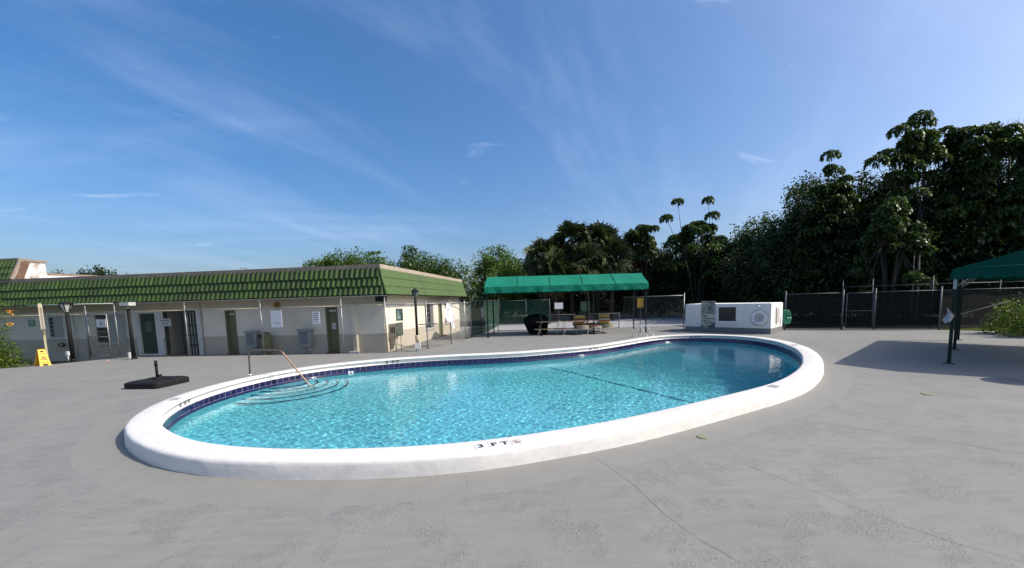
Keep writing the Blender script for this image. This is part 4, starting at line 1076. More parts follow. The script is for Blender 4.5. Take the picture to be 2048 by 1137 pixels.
b = MB(); b.tube([c, c + UP * 2.1], [.07, .055], 10); b.lathe([(.11, 0), (.11, .04), (.07, .09)], 10, c); b.build('post', m_black, t)
b = MB(); o = c + UP * 2.1; b.lathe([(.045, 0), (.07, .05), (.06, .12), (.03, .16)], 10, o); b.build('swivel', m_galv, t)
b = MB(); b.box((o.x + .04, o.y - .05), (1, -.12, 0), (.12, 1, 0), .22, .14, 2.24, 2.38); b.build('lamp_head', M('pale_housing', (0.5, 0.5, 0.48), rough=.5), t)
b = MB(); b.box((o.x + .04, o.y - .05), (1, -.12, 0), (.12, 1, 0), .19, .11, 2.225, 2.24); b.build('lens', m_glass, t)
b = MB(); b.box((c.x - .10, c.y - .08), (1, 0, 0), (0, 1, 0), .035, .035, .02, .30); b.build('outlet_box', m_trim, t)
c = G(836, 703, 0); t = thing('lamp_post', 'slim black lantern post with white box at foot by clubhouse corner', 'lamp post', c)
b = MB(); b.tube([c + UP * .62, c + UP * 2.25], [.055, .05], 10); b.tube([c + UP * .30, c + UP * .45], .04, 8); b.build('post', m_black, t)
b = MB(); b.lathe([(.075, .43), (.085, .45), (.085, .66), (.07, .68)], 10, c); b.build('sleeve', M('beige_sleeve', (.5, .42, .28), rough=.7), t)
b = MB(); b.box(c, (1, .1, 0), (-.1, 1, 0), .11, .09, .12, .36); b.tube([c + Vector((-.05, 0, 0)), c + Vector((-.05, 0, .12))], .02, 6); b.tube([c + Vector((.05, 0, 0)), c + Vector((.05, 0, .12))], .02, 6); b.build('junction_box', m_trim, t)
o = c + UP * 2.25
b = MB(); b.lathe([(.05, 0), (.10, .04), (.13, .22), (.135, .24)], 6, o); b.build('lantern_glass', M('smoked_glass', (0.12, .13, .13), rough=.1), t)
b = MB()
for k_ in range(6):
    a = k_ * math.pi / 3; d = Vector((math.cos(a), math.sin(a), 0)); b.bar(o + d * .10 + UP * .04, o + d * .135 + UP * .24, .018, .018)
b.lathe([(.16, .24), (.15, .27), (.06, .34), (.02, .36), (.03, .39), (.0, .43)], 8, o); b.build('lantern_frame', m_black, t)

# green sign on fence by the corner
def along(P0, P1):
    d = (P1 - P0); d.z = 0; d.normalize(); n = Vector((d.y, -d.x, 0))
    return d, n
d_, n_ = along(SP_[0], SP_[1])
def plane_sign(name, label, cat, P0, d, n, px, mat, rows, ink, off=.05, texts=(), th=.015):
    p0 = P0 + n * off
    A_ = ON(px[0], px[1], p0, n); B_ = ON(px[2], px[3], p0, n)
    a, b = (A_ - p0).dot(d), (B_ - p0).dot(d)
    def P(s, dd, z): return p0 + d * s + n * dd + UP * z
    return sign(name, label, cat, P, min(a, b), max(a, b), min(A_.z, B_.z), max(A_.z, B_.z), 0, mat, rows, ink, th=th, texts=texts)
plane_sign('fence_sign', 'green rules sign with white print on fence at clubhouse corner', 'sign', SP_[0], d_, n_, (791, 618, 806, 641.5), m_sgreen, [(.86, .15, .85, .08)] + [(.74 - .1 * i, .15 + .05 * (i % 2), .85 - .07 * (i % 3), .05) for i in range(7)], m_winks)
# white rags on the side fence
def rag(label, top_, w_, h_, seed, group):
    r_ = np.random.RandomState(seed); b = MB(); nu, nv_ = 10, 14; vs = []
    for j in range(nv_ + 1):
        v = j / nv_; wj = w_ * (.25 + .75 * math.sin(min(1, v * 1.4) * math.pi / 2)) * (1 - .25 * v)
        for i in range(nu + 1):
            u = i / nu - .5
            vs.append(top_ + Vector((u * wj * .55 + .03 * math.sin(v * 7 + seed) + v * .08, u * wj * .8 + .02 * math.cos(u * 9 + v * 3), -v * h_ * (1 - .2 * abs(u) + .06 * r_.randn() * (v > .9)))))
    b.add(vs, [(j * (nu + 1) + i, j * (nu + 1) + i + 1, (j + 1) * (nu + 1) + i + 1, (j + 1) * (nu + 1) + i) for j in range(nv_) for i in range(nu)], True)
    o = b.build('hanging_cloth', M('white_cloth', (0.70, 0.69, 0.70), (0.45, 0.45, 0.46), scale=5, rough=.9), label=label, cat='cloth', group=group)
    return o
pt = Vector((-3.02, 18.9, 1.98)); rag('torn greyish white cloth draped over the fence top rail', pt, .62, .95, 1, 'cloths on the side fence')
rag('long white cloth hanging down beside the torn one on the fence', pt + Vector((.14, .35, -.12)), .30, 1.15, 5, 'cloths on the side fence')
b = MB(); b.tube([pt, pt + Vector((.35, 1.0, -.28)), pt + Vector((.5, 1.9, -.45))], .02, 6); b.build('bent_pipe', m_galv, label='bent loose pipe sloping down from the fence rail beside the cloths', cat='pipe')
b = MB(); o = SP_[1]; b.bar(o + Vector((-.35, -.05, 1.08)), o + Vector((.45, -.02, 1.10)), .03, .05); b.build('gate_bar', m_galv, label='short horizontal metal bar fixed across a fence post by side window', cat='bar')
plane_sign('gate_plate', 'narrow white vertical plate on the green screen near the canopy', 'sign', Vector((-2.3, 22.6, 0)), *along(Vector((-2.3, 22.6, 0)), Vector((-1.85, 24.4, 0))), (961.5, 615, 967, 635), m_swhite, [], m_ink)

# ================================================================== POOL FURNITURE
m_steel = M('stainless', (0.74, 0.74, 0.72), (0.65, 0.65, 0.64), rough=.3, metal=.3)
m_copper = M('tarnished_rail', (0.20, 0.10, 0.055), (0.26, 0.19, 0.14), scale=3, rough=.38, metal=.6)
def bend(pts, r=.12, n=5):
    pts = [Vector(p) for p in pts]; out = [pts[0]]
    for a, b_, c_ in zip(pts[:-2], pts[1:-1], pts[2:]):
        d0, d1 = (a - b_), (c_ - b_); rr_ = min(r, d0.length * .45, d1.length * .45); p0, p1 = b_ + d0.normalized() * rr_, b_ + d1.normalized() * rr_
        for i in range(n + 1):
            tt = i / n; out.append(p0.lerp(b_, tt).lerp(b_.lerp(p1, tt), tt))
    out.append(pts[-1]); return out
Y0 = 10.55
hb = AY(500, 752, Y0); ht0 = AY(497.5, 703, Y0); ht1 = AY(561, 700.5, Y0 - .12); hw = G(629, 783, -0.25)
t = thing('handrail', 'tarnished single handrail sloping into the pool over the corner steps', 'handrail', hb)
hb.z = .21
rl = bend([hb, Vector((ht0.x, ht0.y, ht1.z)), ht1, hw, hw + Vector((.02, 0, -.33))], .10); m_dull = M('dull_rail', (0.12, 0.10, 0.085), (0.17, 0.15, 0.13), scale=3, rough=.5, metal=.4)
b = MB(); b.tube(rl[:9], .021, 10); b.build('upper_tube', m_dull, t, label='dull grey-brown upper part of the rail')
b = MB(); b.tube(rl[8:], .021, 10); b.build('sloped_tube', m_copper, t, label='rusty orange sloping part of the rail')
b = MB(); b.lathe([(.06, .212), (.06, .232), (.03, .245)], 12, Vector((hb.x, hb.y, 0))); b.build('flange', m_steel, t)
# ladder
t = thing('pool_ladder', 'stainless pool ladder with two arched grab rails on far rim', 'ladder', G(1290, 676, .2))
Lb = [G(1264.5, 676, .0), G(1277.5, 672.5, .0)]; 
for k_, (bx0, bt, pe) in enumerate((((1264.5, 676), (1274, 648), (1295, 675)), ((1277.5, 673), (1285, 646), (1307, 671.5)))):
    p0 = G(*bx0, .0); p3 = G(*pe, .22); Yt = p0.y * .55 + p3.y * .45
    p1 = AY(bx0[0] + .4, bt[1] + 3, p0.y); p2 = AY(bt[0] + 2, bt[1], p0.y - .35); p4 = Vector((p3.x + .02, p3.y - .10, -.6))
    b = MB(); b.tube(bend([p0, p1, p2, p3 + Vector((0, -.05, .02)), p4], .22), .022, 10); b.build('rail', m_steel, t)
    if k_ == 0: r0 = p4
    else: r1 = p4
for z in (-.18, -.40):
    b = MB(); b.bar(Vector((r0.x, r0.y, z)), Vector((r1.x, r1.y, z)), .03, .09); b.build('rung', m_steel, t)
# umbrella base
c = (G(254.5, 779.5) + G(373.5, 763)) / 2; u_ = (G(320, 779) - G(254.5, 779.5)).normalized(); v_ = Vector((-u_.y, u_.x, 0))
t = thing('umbrella_stand', 'black square plastic umbrella base with short tube left of pool', 'umbrella base', c)
m_blkp = M('black_base_plastic', (0.012, 0.012, 0.013), (0.018, 0.018, 0.019), scale=9, rough=.65, spec=.15)
def slab(mb, c, u, v, h, z0, z1, bev, rc=.12, n=5):
    def ring(hh, z, rcc):
        o = []
        for sx, sy, a0 in ((1, 1, 0), (-1, 1, 90), (-1, -1, 180), (1, -1, 270)):
            for i in range(n):
                a = math.radians(a0 + 90 * i / (n - 1)); o.append(c + u * (sx * (hh - rcc) + math.cos(a) * rcc) + v * (sy * (hh - rcc) + math.sin(a) * rcc) + UP * z)
        return o
    R = [ring(h, z0, rc), ring(h, z1 - bev, rc), ring(h - bev * .4, z1 - bev * .3, rc), ring(h - bev * 1.4, z1, rc)]
    N = len(R[0]); k0 = len(mb.v); mb.add([p for r_ in R for p in r_], [(j * N + i, j * N + (i + 1) % N, (j + 1) * N + (i + 1) % N, (j + 1) * N + i) for j in range(3) for i in range(N)], False)
    mb.f.append(tuple(k0 + 3 * N + i for i in range(N))); mb.sm.append(False)
b = MB(); slab(b, c, u_, v_, .50, .005, .165, .035); sb_ = b.build('weight_tray', m_blkp, t)
b = MB()
for sx in (-1, 1):
    for sy in (-1, 1):
        o = c + u_ * sx * .235 + v_ * sy * .235; slab(b, o, u_, v_, .185, .165, .178, .008, .05, 4)
b.build('raised_panel', m_blkp, sb_)
b = MB(); b.lathe([(.11, .165), (.10, .20), (.055, .225), (.045, .23)], 14, c); b.build('collar', m_blkp, t)
b = MB(); b.tube([c + UP * .2, c + UP * .62], .032, 12); b.tube([c + UP * .52, c + UP * .67], .036, 12); b.build('tube', m_blkp, t)
b = MB(); b.tube([c + UP * .27, c + u_ * .09 + UP * .27], .014, 8); b.tube([c + u_ * .09 + UP * .27, c + u_ * .11 + UP * .27], .035, 10); b.build('clamp_knob', m_blkp, t)
# wet floor sign
c = G(86, 731.5); t = thing('wet_floor_sign', 'yellow folding wet floor caution sign beside the yellow post', 'floor sign', c)
m_yel = M('yellow_plastic', (0.75, 0.44, 0.01), (0.68, 0.38, 0.01), rough=.4)
fy = Vector((.93, -.36, 0)).normalized(); fx = Vector((-fy.y, fy.x, 0))
for sgn in (1, -1):
    b = MB()
    B0 = c + fy * .20 * sgn; T0 = c + fy * .02 * sgn + UP * .62
    def WP(x, y, off): 
        w_ = (.155 * (1 - y) + .10 * y); return B0.lerp(T0, y) + fx * x * w_ * 2 + fy * sgn * off
    for x0, x1, y0, y1 in ((-.5, .5, .12, 1.0), (-.5, -.2, 0, .12), (.2, .5, 0, .12)):
        b.hexa([WP(x0, y0, 0), WP(x1, y0, 0), WP(x1, y0, .02), WP(x0, y0, .02)], [WP(x0, y1, 0), WP(x1, y1, 0), WP(x1, y1, .02), WP(x0, y1, .02)])
    pn = b.build('panel', m_yel, t)
    if sgn == 1:
        g = MB(); f_ = lambda x, y: WP(x, y, .0225)
        g.add([f_(-.22, .86), f_(.22, .86), f_(.22, .93), f_(-.22, .93)], [(0, 1, 2, 3)]); g.build('hand_slot', m_dark, pn)
        g = MB(); rgt = fx if fx.x > 0 else -fx; upd = (T0 - B0).normalized()
        put_text(g, 'CAUTION', f_(0, .74), rgt, upd, .032); put_text(g, 'WET FLOOR', f_(0, .20), rgt, upd, .026)
        o = f_(0, .48)
        tri = [o + upd * .09, o - upd * .07 - rgt * .09, o - upd * .07 + rgt * .09]; cen = sum(tri, Vector()) / 3; inn_ = [cen + (p - cen) * .68 for p in tri]
        g.add(tri + inn_, [(0, 1, 4, 3), (1, 2, 5, 4), (2, 0, 3, 5)]); g.add([o + upd * .03 - rgt * .03, o + upd * .03, o - upd * .04 + rgt * .04, o - upd * .04 + rgt * .01], [(0, 1, 2, 3)])
        g.build('caution_print', m_ink, pn)
b = MB(); b.tube([c + UP * .62 - fx * .1, c + UP * .62 + fx * .1], .018, 8); b.build('hinge', m_yel, t)

# ================================================================== CENTRE CANOPY
m_canvas = M('green_canvas', (0.004, 0.150, 0.092), (0.009, 0.182, 0.116), scale=1.1, rough=.85, spec=.15, bump=.5, bscale=3.5, bdist=.06)
m_postg = M('dark_green_post', (0.010, 0.022, 0.018), rough=.55, spec=.2)
fL, fR = G(978, 676), G(1288, 665.5)
fL = Vector((-1.32, 22.05, 0)); fR = Vector((7.55, 22.35, 0)); cd_ = (fR - fL).normalized(); cn = Vector((.07, 1, 0)).normalized(); CDEP = 2.9
t = thing('canopy', 'long green gabled canvas canopy on slim posts beyond the pool', 'canopy', fL)
clen = (fR - fL).length
def CP(s, d, z): return fL + cd_ * s + cn * d + UP * z
EZ, RZ, VZ = 2.78, 3.42, 2.44
for side, d0 in ((0, 0), (1, CDEP)):
    for i in range(4):
        s = clen * i / 3; b = MB(); p = CP(s, d0, 0)
        b.box(p, cd_, cn, .035, .035, 0, EZ - .03); po = b.build('post', m_postg, t)
        b = MB(); b.box(p, cd_, cn, .09, .09, 0.001, .015); b.build('base_plate', m_postg, po)
nb = 5
for k_ in range(nb):
    s0, s1 = -.12 + (clen + .24) * k_ / nb, -.12 + (clen + .24) * (k_ + 1) / nb
    b = MB(); vs = []; N = 6
    for i in range(N + 1):
        s = s0 + (s1 - s0) * i / N; sag = .035 * math.sin(math.pi * i / N)
        vs += [CP(s, -.10, EZ - sag * .2), CP(s, CDEP * .25, (EZ + RZ) / 2 - sag), CP(s, CDEP / 2, RZ - sag * .3), CP(s, CDEP * .75, (EZ + RZ) / 2 - sag), CP(s, CDEP + .10, EZ - sag * .2)]
    b.add(vs, [(i * 5 + j, i * 5 + 5 + j, i * 5 + 6 + j, i * 5 + 1 + j) for i in range(N) for j in range(4)], True)
    pn = b.build('roof_panel', m_canvas, t)
    if k_:
        b = MB(); b.tube([CP(s0, -.105, EZ + .005), CP(s0, CDEP / 2, RZ + .01), CP(s0, CDEP + .105, EZ + .005)], .016, 5); b.build('seam', M('seam_green', (.008, .16, .10), rough=.8), pn)
def valance(P0, P1, z1, z0, n, waves, parent, out):
    b = MB(); vs = []
    for i in range(n + 1):
        p = P0.lerp(P1, i / n); k_ = i / n * waves
        dz = abs(math.sin(k_ * math.pi)) * .05 if waves else .02 * math.sin(i * 2.1)
        vs += [p + UP * z1, p + UP * ((z0 + z1) / 2) + out * (.02 * math.sin(i * 1.3) + .015), p + UP * (z0 - dz) + out * (.03 * math.sin(i * .9) + .02)]
    b.add(vs, [(3 * i + j, 3 * i + 3 + j, 3 * i + 4 + j, 3 * i + 1 + j) for i in range(n) for j in range(2)], True)
    return b.build('valance', m_canvas, parent)
valance(CP(-.12, -.10, 0), CP(clen + .12, -.10, 0), EZ, VZ, 60, 0, t, -cn); valance(CP(-.12, CDEP + .1, 0), CP(clen + .12, CDEP + .1, 0), EZ, VZ, 60, 0, t, cn)
for s, o in ((-.12, -cd_), (clen + .12, cd_)):
    valance(CP(s, -.10, 0), CP(s, CDEP + .1, 0), EZ, VZ, 20, 0, t, o)
    b = MB(); b.add([CP(s, -.1, EZ), CP(s, CDEP / 2, RZ), CP(s, CDEP + .1, EZ)], [(0, 1, 2)]); b.build('gable_end', m_canvas, t)
for z, dd in ((EZ - .02, 0), (EZ - .02, CDEP)):
    b = MB(); b.tube([CP(0, dd, z), CP(clen, dd, z)], .02, 6); b.build('eave_pipe', m_postg, t)
b = MB(); b.tube([CP(0, CDEP / 2, RZ - .03), CP(clen, CDEP / 2, RZ - .03)], .02, 6); b.build('ridge_pipe', m_postg, t)
# signs under / behind the canopy
def post_sign(name, label, px, Y, mat, rows, ink, texts=(), legs=True, d=Vector((1, .06, 0))):
    d = d.normalized(); n = Vector((d.y, -d.x, 0)); mid = AY((px[0] + px[2]) / 2, (px[1] + px[3]) / 2, Y)
    s = plane_sign(name, label, 'sign', Vector((mid.x, mid.y, 0)), d, n, px, mat, rows, ink, off=0, texts=texts)
    if legs:
        b = MB(); b.tube([Vector((mid.x, mid.y + .05, 0)), Vector((mid.x, mid.y + .05, mid.z))], .022, 6); b.build('post', m_galvd, s)
    return s
post_sign('white_sign', 'small white sign on a post in the shade beneath the canopy', (1109, 606, 1126, 618), 30.0, m_swhite, [], m_ink)
post_sign('info_board', 'dark green rules board with faint white print beneath the canopy', (1160.5, 604, 1180, 626.5), 25.6, M('board_green', (0.02, 0.06, 0.055), rough=.6), [(.88, .1, .9, .05)] + [(.72 - .13 * i, .12, .8 - .05 * (i % 2), .04) for i in range(5)], M('pale_green_ink', (.16, .28, .25), rough=.7))
plane_sign('screen_banner', 'pale faded lettered banner on the far dark fence right of the board', 'sign', Vector((9, 43.4, 0)), *along(Vector((9, 43.4, 0)), Vector((15, 42.5, 0))), (1222, 600, 1245, 616), M('faded_banner', (.05, .09, .08), (.12, .17, .15), scale=2.5, rough=.8), [(.84, .05, .95, .07), (.65, .05, .95, .07), (.45, .15, .85, .12), (.25, .25, .7, .12)], M('pale_green_ink', (.16, .28, .25)), off=.1)
post_sign('yellow_sign', 'plain yellow sign on a thin pole behind the pool ladder', (1275, 596.5, 1287, 615.5), 22.4, M('yellow_sign_paint', (0.42, 0.25, 0.02), (0.36, .21, .03), rough=.6), [(.06, .05, .95, .05)], M('faded_ink', (.12, .12, .13)))
# covered grill
c = G(1072, 667.5); c = Vector((1.48, 23.7, 0)); t = thing('covered_grill', 'bulky barbecue under a black cover at the canopy left end', 'grill', c)
b = MB(); vs = []; n = 24
for z, rx, ry, ox in ((0.02, .52, .36, .1), (.12, .58, .42, .08), (.45, .66, .46, 0), (.75, .74, .50, -.03), (.95, .72, .48, -.02), (1.10, .52, .36, .02), (1.17, .30, .22, .05)):
    for i in range(n):
        a = 2 * math.pi * i / n; e = 1 + .05 * math.sin(a * 7 + z * 4) * (1.2 - z)
        sx = abs(math.cos(a)) ** .6 * math.copysign(1, math.cos(a)); sy = abs(math.sin(a)) ** .6 * math.copysign(1, math.sin(a)); vs.append(c + Vector((ox + sx * rx * e, sy * ry * e, z)))
b.add(vs, [(j * n + i, j * n + (i + 1) % n, (j + 1) * n + (i + 1) % n, (j + 1) * n + i) for j in range(6) for i in range(n)], True); b.f.append(tuple(6 * n + i for i in range(n))); b.sm.append(False)
b.build('cover', M('black_vinyl', (0.005, 0.005, 0.006), (0.008, .008, .009), scale=5, rough=.7, spec=.1), t)
b = MB()
for sx in (-.38, .5):
    for sy in (-.26, .26): b.tube([c + Vector((sx, sy, 0)), c + Vector((sx, sy, .15))], .025, 6)
b.build('foot', m_dark, t)
# stacks of strapped loungers
m_frame = M('cream_tube', (0.55, 0.52, 0.42), (0.45, 0.42, 0.34), scale=3, rough=.4)
strap_cols = {'yellow': M('strap_yellow', (0.62, 0.36, 0.03), (0.5, .27, .02), scale=6, rough=.5), 'orange': M('strap_orange', (0.50, 0.13, 0.02), (.42, .10, .02), rough=.5), 'green': M('strap_green', (0.03, .14, .03), rough=.5), 'cream': M('strap_cream', (.6, .55, .38), rough=.5), 'brown': M('strap_brown', (.20, .075, .03), rough=.5)}
def lounger(label, loc, rz, pattern, zoff=0.0, back=0.0, short=False, group='strap loungers stacked under the canopy'):
    t = thing('strap_lounger', label, 'lounger', (0, 0, 0), group); ORG[t] = Vector((0, 0, 0))
    L_, W_, H_ = 1.75, .62, .34
    for sy in (-1, 1):
        b = MB(); pts = [(0, sy * W_ / 2, H_), (1.12, sy * W_ / 2, H_)]
        bx1 = (1.12 + .72 * math.cos(back), sy * W_ / 2, H_ + .72 * math.sin(back))
        b.tube([pts[0], pts[1], bx1], .014, 6); b.build('side_tube', m_frame, t)
    b = MB(); b.tube([(0, -W_ / 2, H_), (0, W_ / 2, H_)], .014, 6); b.build('end_tube', m_frame, t)
    b = MB(); b.tube([(1.12 + .72 * math.cos(back), -W_ / 2, H_ + .72 * math.sin(back)), (1.12 + .72 * math.cos(back), W_ / 2, H_ + .72 * math.sin(back))], .014, 6); b.build('end_tube', m_frame, t)
    if not short:
        for x in (.28, 1.3):
            b = MB(); b.tube(bend([(x, -W_ / 2 - .01, H_), (x - .10, -W_ / 2 + .02, .015), (x - .10, W_ / 2 - .02, .015), (x, W_ / 2 + .01, H_)], .06), .013, 6); b.build('leg_frame', m_frame, t)
    n = 15
    for cn_ in set(pattern):
        b = MB()
        for i in range(n):
            if pattern[i % len(pattern)] != cn_: continue
            x0, x1 = .02 + 1.08 * i / n, .02 + 1.08 * (i + .82) / n
            for sgn in (1, -1): b.add([(x0, -W_ / 2, H_ + .016 * sgn), (x1, -W_ / 2, H_ + .016 * sgn), (x1, W_ / 2, H_ + .016 * sgn), (x0, W_ / 2, H_ + .016 * sgn)], [(0, 1, 2, 3)])
        for i in range(9):
            if pattern[(i + 2) % len(pattern)] != cn_: continue
            for sgn in (1, -1):
                q = []
                for e in (i, i + .82):
                    r_ = .72 * e / 9; q.append((1.12 + r_ * math.cos(back) - .016 * sgn * math.sin(back), H_ + r_ * math.sin(back) + .016 * sgn * math.cos(back)))
                b.add([(q[0][0], -W_ / 2, q[0][1]), (q[1][0], -W_ / 2, q[1][1]), (q[1][0], W_ / 2, q[1][1]), (q[0][0], W_ / 2, q[0][1])], [(0, 1, 2, 3)])
        b.build('strap_set', strap_cols[cn_], t)
    t.location = (loc[0], loc[1], zoff); t.rotation_euler = (0, 0, rz)
    return t
yb = ['yellow', 'orange', 'cream', 'yellow']
fa = math.atan2(cd_.y, cd_.x)
lounger('strap lounger seen side-on, lowest of the long stack by the grill', G(1079, 671.5) + Vector((-.25, .25, 0)), fa, ['cream', 'yellow', 'brown'])
lounger('strap lounger lying upside on top of the side-on stack by the grill', G(1079, 671.5) + Vector((-.15, .28, 0)), fa, ['brown', 'yellow', 'brown', 'orange'], zoff=.42)
lounger('strap lounger side-on at the right end of the long stack', G(1117, 671) + Vector((.1, .30, 0)), fa, ['brown', 'orange', 'yellow'])
lounger('brownish strap lounger laid across on top in the middle of the row', G(1117, 671) + Vector((.2, .34, 0)), fa, ['orange', 'brown'], zoff=.42)
for (px, py), lab, pat, bk, z in (((1167, 671), 'dull olive strap lounger end-on left of a canopy post', ['brown', 'yellow', 'yellow', 'brown'], 1.25, 0.0),
                               ((1194, 669.5), 'brown strap lounger end-on between the olive and the bright one', ['brown', 'orange', 'brown'], .15, 0.06),
                               ((1219, 668), 'bright yellow and orange strap lounger with raised hoop back', ['yellow', 'orange', 'cream', 'green', 'yellow'], 1.3, 0.0)):
    p = G(px, py); lounger(lab, (p.x, p.y + .1), math.pi / 2 + fa - .05, pat, back=bk, zoff=z)
    for j in (1, 2, 3) if bk > 1 else (1,):
        lounger('%s strap lounger up in the end-on %s stack under the canopy' % (['zero', 'second', 'third', 'fourth'][j], 'bright yellow' if px > 1200 else ('olive' if px < 1180 else 'brown middle')), (p.x, p.y + .12 + .02 * j), math.pi / 2 + fa - .05, [pat[j % len(pat)], pat[(j + 1) % len(pat)]], back=.12, zoff=z - .10 + .055 * j if False else .055 * j + z, short=True)

# ================================================================== PUMP HOUSE
PR = Vector((12.75, 19.53, 0)); pf = Vector((-.68, .73, 0)).normalized(); ps = Vector((.73, .68, 0)).normalized(); pn_ = -ps * 1.0
pn_ = Vector((-.73, -.68, 0)).normalized()
PH = 1.53; PL, PD = 4.2, 2.1
t = thing('pump_house', 'low white stucco pump enclosure with grey base behind the pool', 'pump house', PR)
m_stuc = M('white_stucco_pump', (0.80, 0.775, 0.74), (0.71, 0.69, 0.66), scale=2, rough=.85, bump=.3, bscale=30)
def PP(s, d, z): return PR + pf * s + pn_ * d + UP * z
b = MB()
Q = [PP(0, 0, 0), PP(PL, 0, 0), PP(PL, -PD, 0), PP(0, -PD, 0)]; cen = sum(Q, Vector()) / 4
def rq(sh, z): return [cen + (p - cen) * 1 - (p - cen).normalized() * sh + UP * z for p in Q]
RG = [rq(0, .28), rq(0, PH - .06), rq(.02, PH - .02), rq(.06, PH)]
b.add([p for r_ in RG for p in r_], [(j * 4 + i, j * 4 + (i + 1) % 4, (j + 1) * 4 + (i + 1) % 4, (j + 1) * 4 + i) for j in range(3) for i in range(4)] + [(12, 13, 14, 15)]); b.build('wall', m_stuc, t)
b = MB(); RG = [[cen + (p - cen) + (p - cen).normalized() * .012 + UP * z for p in Q] for z in (0, .28)]; b.add(RG[0] + RG[1], [(i, (i + 1) % 4, 4 + (i + 1) % 4, 4 + i) for i in range(4)] + [(4, 5, 6, 7)]); b.build('painted_base', M('grey_base_paint', (0.20, 0.195, 0.19), (.15, .15, .15), scale=3, rough=.8), t)
def pspan(px0, py0, px1, py1):
    A_ = ON(px0, py0, PR, pn_); B_ = ON(px1, py1, PR, pn_); a, b_ = (A_ - PR).dot(pf), (B_ - PR).dot(pf)
    return min(a, b_), max(a, b_), min(A_.z, B_.z), max(A_.z, B_.z)
a, b_, lo, hi = pspan(1438, 615, 1472, 643)
b = MB(); e = .06
for r_ in ((a - e, a, lo - e, hi + e), (b_, b_ + e, lo - e, hi + e), (a, b_, hi, hi + e), (a, b_, lo - e, lo)): rect(PP, b, *r_, 0.002, .05)
fr_ = b.build('vent_frame', m_stuc, t)
b = MB(); rect(PP, b, a, b_, lo, hi, -.02, .004); b.build('vent_backing', m_dark, fr_)
nsl = 9
for i in range(nsl):
    z = lo + (hi - lo) * (i + .5) / nsl; b = MB(); b.hexa([PP(a, .012, z - .03), PP(b_, .012, z - .03), PP(b_, .018, z - .03), PP(a, .018, z - .03)], [PP(a, .038, z + .02), PP(b_, .038, z + .02), PP(b_, .044, z + .02), PP(a, .044, z + .02)]); b.build('louvre', M('grey_louvre', (.09, .09, .095), rough=.6), fr_)
b = MB(); rect(PP, b, a - .10, b_ + .06, lo - .13, lo - .065, .002, .075); b.build('vent_sill', m_stuc, fr_)
# side grille and pipes on the sunny end
def PE(s, d, z): return PR + ps * s - pf * d + UP * z
b = MB(); rect(PE, b, .85, 1.35, .55, 1.25, .002, .04); b.build('end_vent', M('pale_vent', (.55, .53, .48), (.42, .40, .36), scale=12, rough=.6), t)
b = MB(); b.tube([PE(.75, .05, .4), PE(.75, .05, 1.3), PE(1.0, .05, 1.36)], .018, 6); b.tube([PE(1.5, .05, .35), PE(1.5, .05, .8)], .018, 6); b.build('pipe', m_galv, t)
# life ring
o = ON(1518, 636, PR + pn_ * .06, pn_); tl = thing('life_ring', 'white life ring hanging on the shaded wall of the pump house', 'life ring', o)
b = MB(); n, m_ = 28, 10; vs = []
for i in range(n):
    a_ = 2 * math.pi * i / n; d = -pf * math.cos(a_) + UP * math.sin(a_)
    for j in range(m_):
        c_ = 2 * math.pi * j / m_; vs.append(o + d * (.285 + .085 * math.cos(c_)) + pn_ * (.05 * math.sin(c_)))
b.add(vs, [(i * m_ + j, ((i + 1) % n) * m_ + j, ((i + 1) % n) * m_ + (j + 1) % m_, i * m_ + (j + 1) % m_) for i in range(n) for j in range(m_)], True); b.build('ring', M('ring_white', (.78, .78, .77), rough=.5), tl)
b = MB(); ringmesh(b, o - pn_ * .035, -pf, UP, 0, .21, n=24); b.build('backing_disc', M('ring_backing', (.50, .52, .53), rough=.7), tl)
b = MB(); ringmesh(b, o - pn_ * .03, -pf, UP, 0, .025, n=10); b.build('hook', m_dark, tl)
b = MB(); b.tube([o + (-pf * math.cos(x) + UP * math.sin(x)) * (.40 + .015 * math.sin(x * 8)) - pn_ * .01 for x in [i * 2 * math.pi / 40 for i in range(41)]], .008, 5); b.build('rope', M('rope', (.6, .6, .56), rough=.9), tl)
o2 = ON(1519, 613.5, PR, pn_); tl = thing('wall_light', 'small round white light fitting above the life ring', 'light', o2)
b = MB(); b.tube([o2, o2 + pn_ * .05], .07, 14); b.build('base', m_trim, tl); b = MB(); b.lathe([(.0, -.06), (.05, -.04), (.06, 0), (.04, .04), (0, .06)], 12, o2 + pn_ * .09); b.build('globe', M('globe_white', (.8, .8, .8), rough=.3), tl)
# rules board
a, b_, lo, hi = pspan(1403, 603, 1430, 656)
m_board = M('weathered_board', (0.50, 0.52, 0.42), (0.10, 0.12, 0.16), scale=2.2, rough=.7, lo=.45, hi=.58)
rws = [(.93, .05, .95, .03)] + [(.86 - .042 * i, .08, .92 - .12 * (i % 3 == 2), .022) for i in range(9)] + [(.44, .08, .5, .035), (.38, .08, .45, .035), (.33, .4, .9, .03), (.24, .08, .9, .022), (.19, .3, .9, .022), (.15, .25, .85, .02)]
sign('rules_board', 'tall weathered pool rules board with dense print on the pump house', 'sign', PP, a, b_, lo, hi, .01, m_board, rws, M('board_ink', (.035, .04, .05), rough=.7), texts=(('NO DIVING', .055, .10, 1.0),))
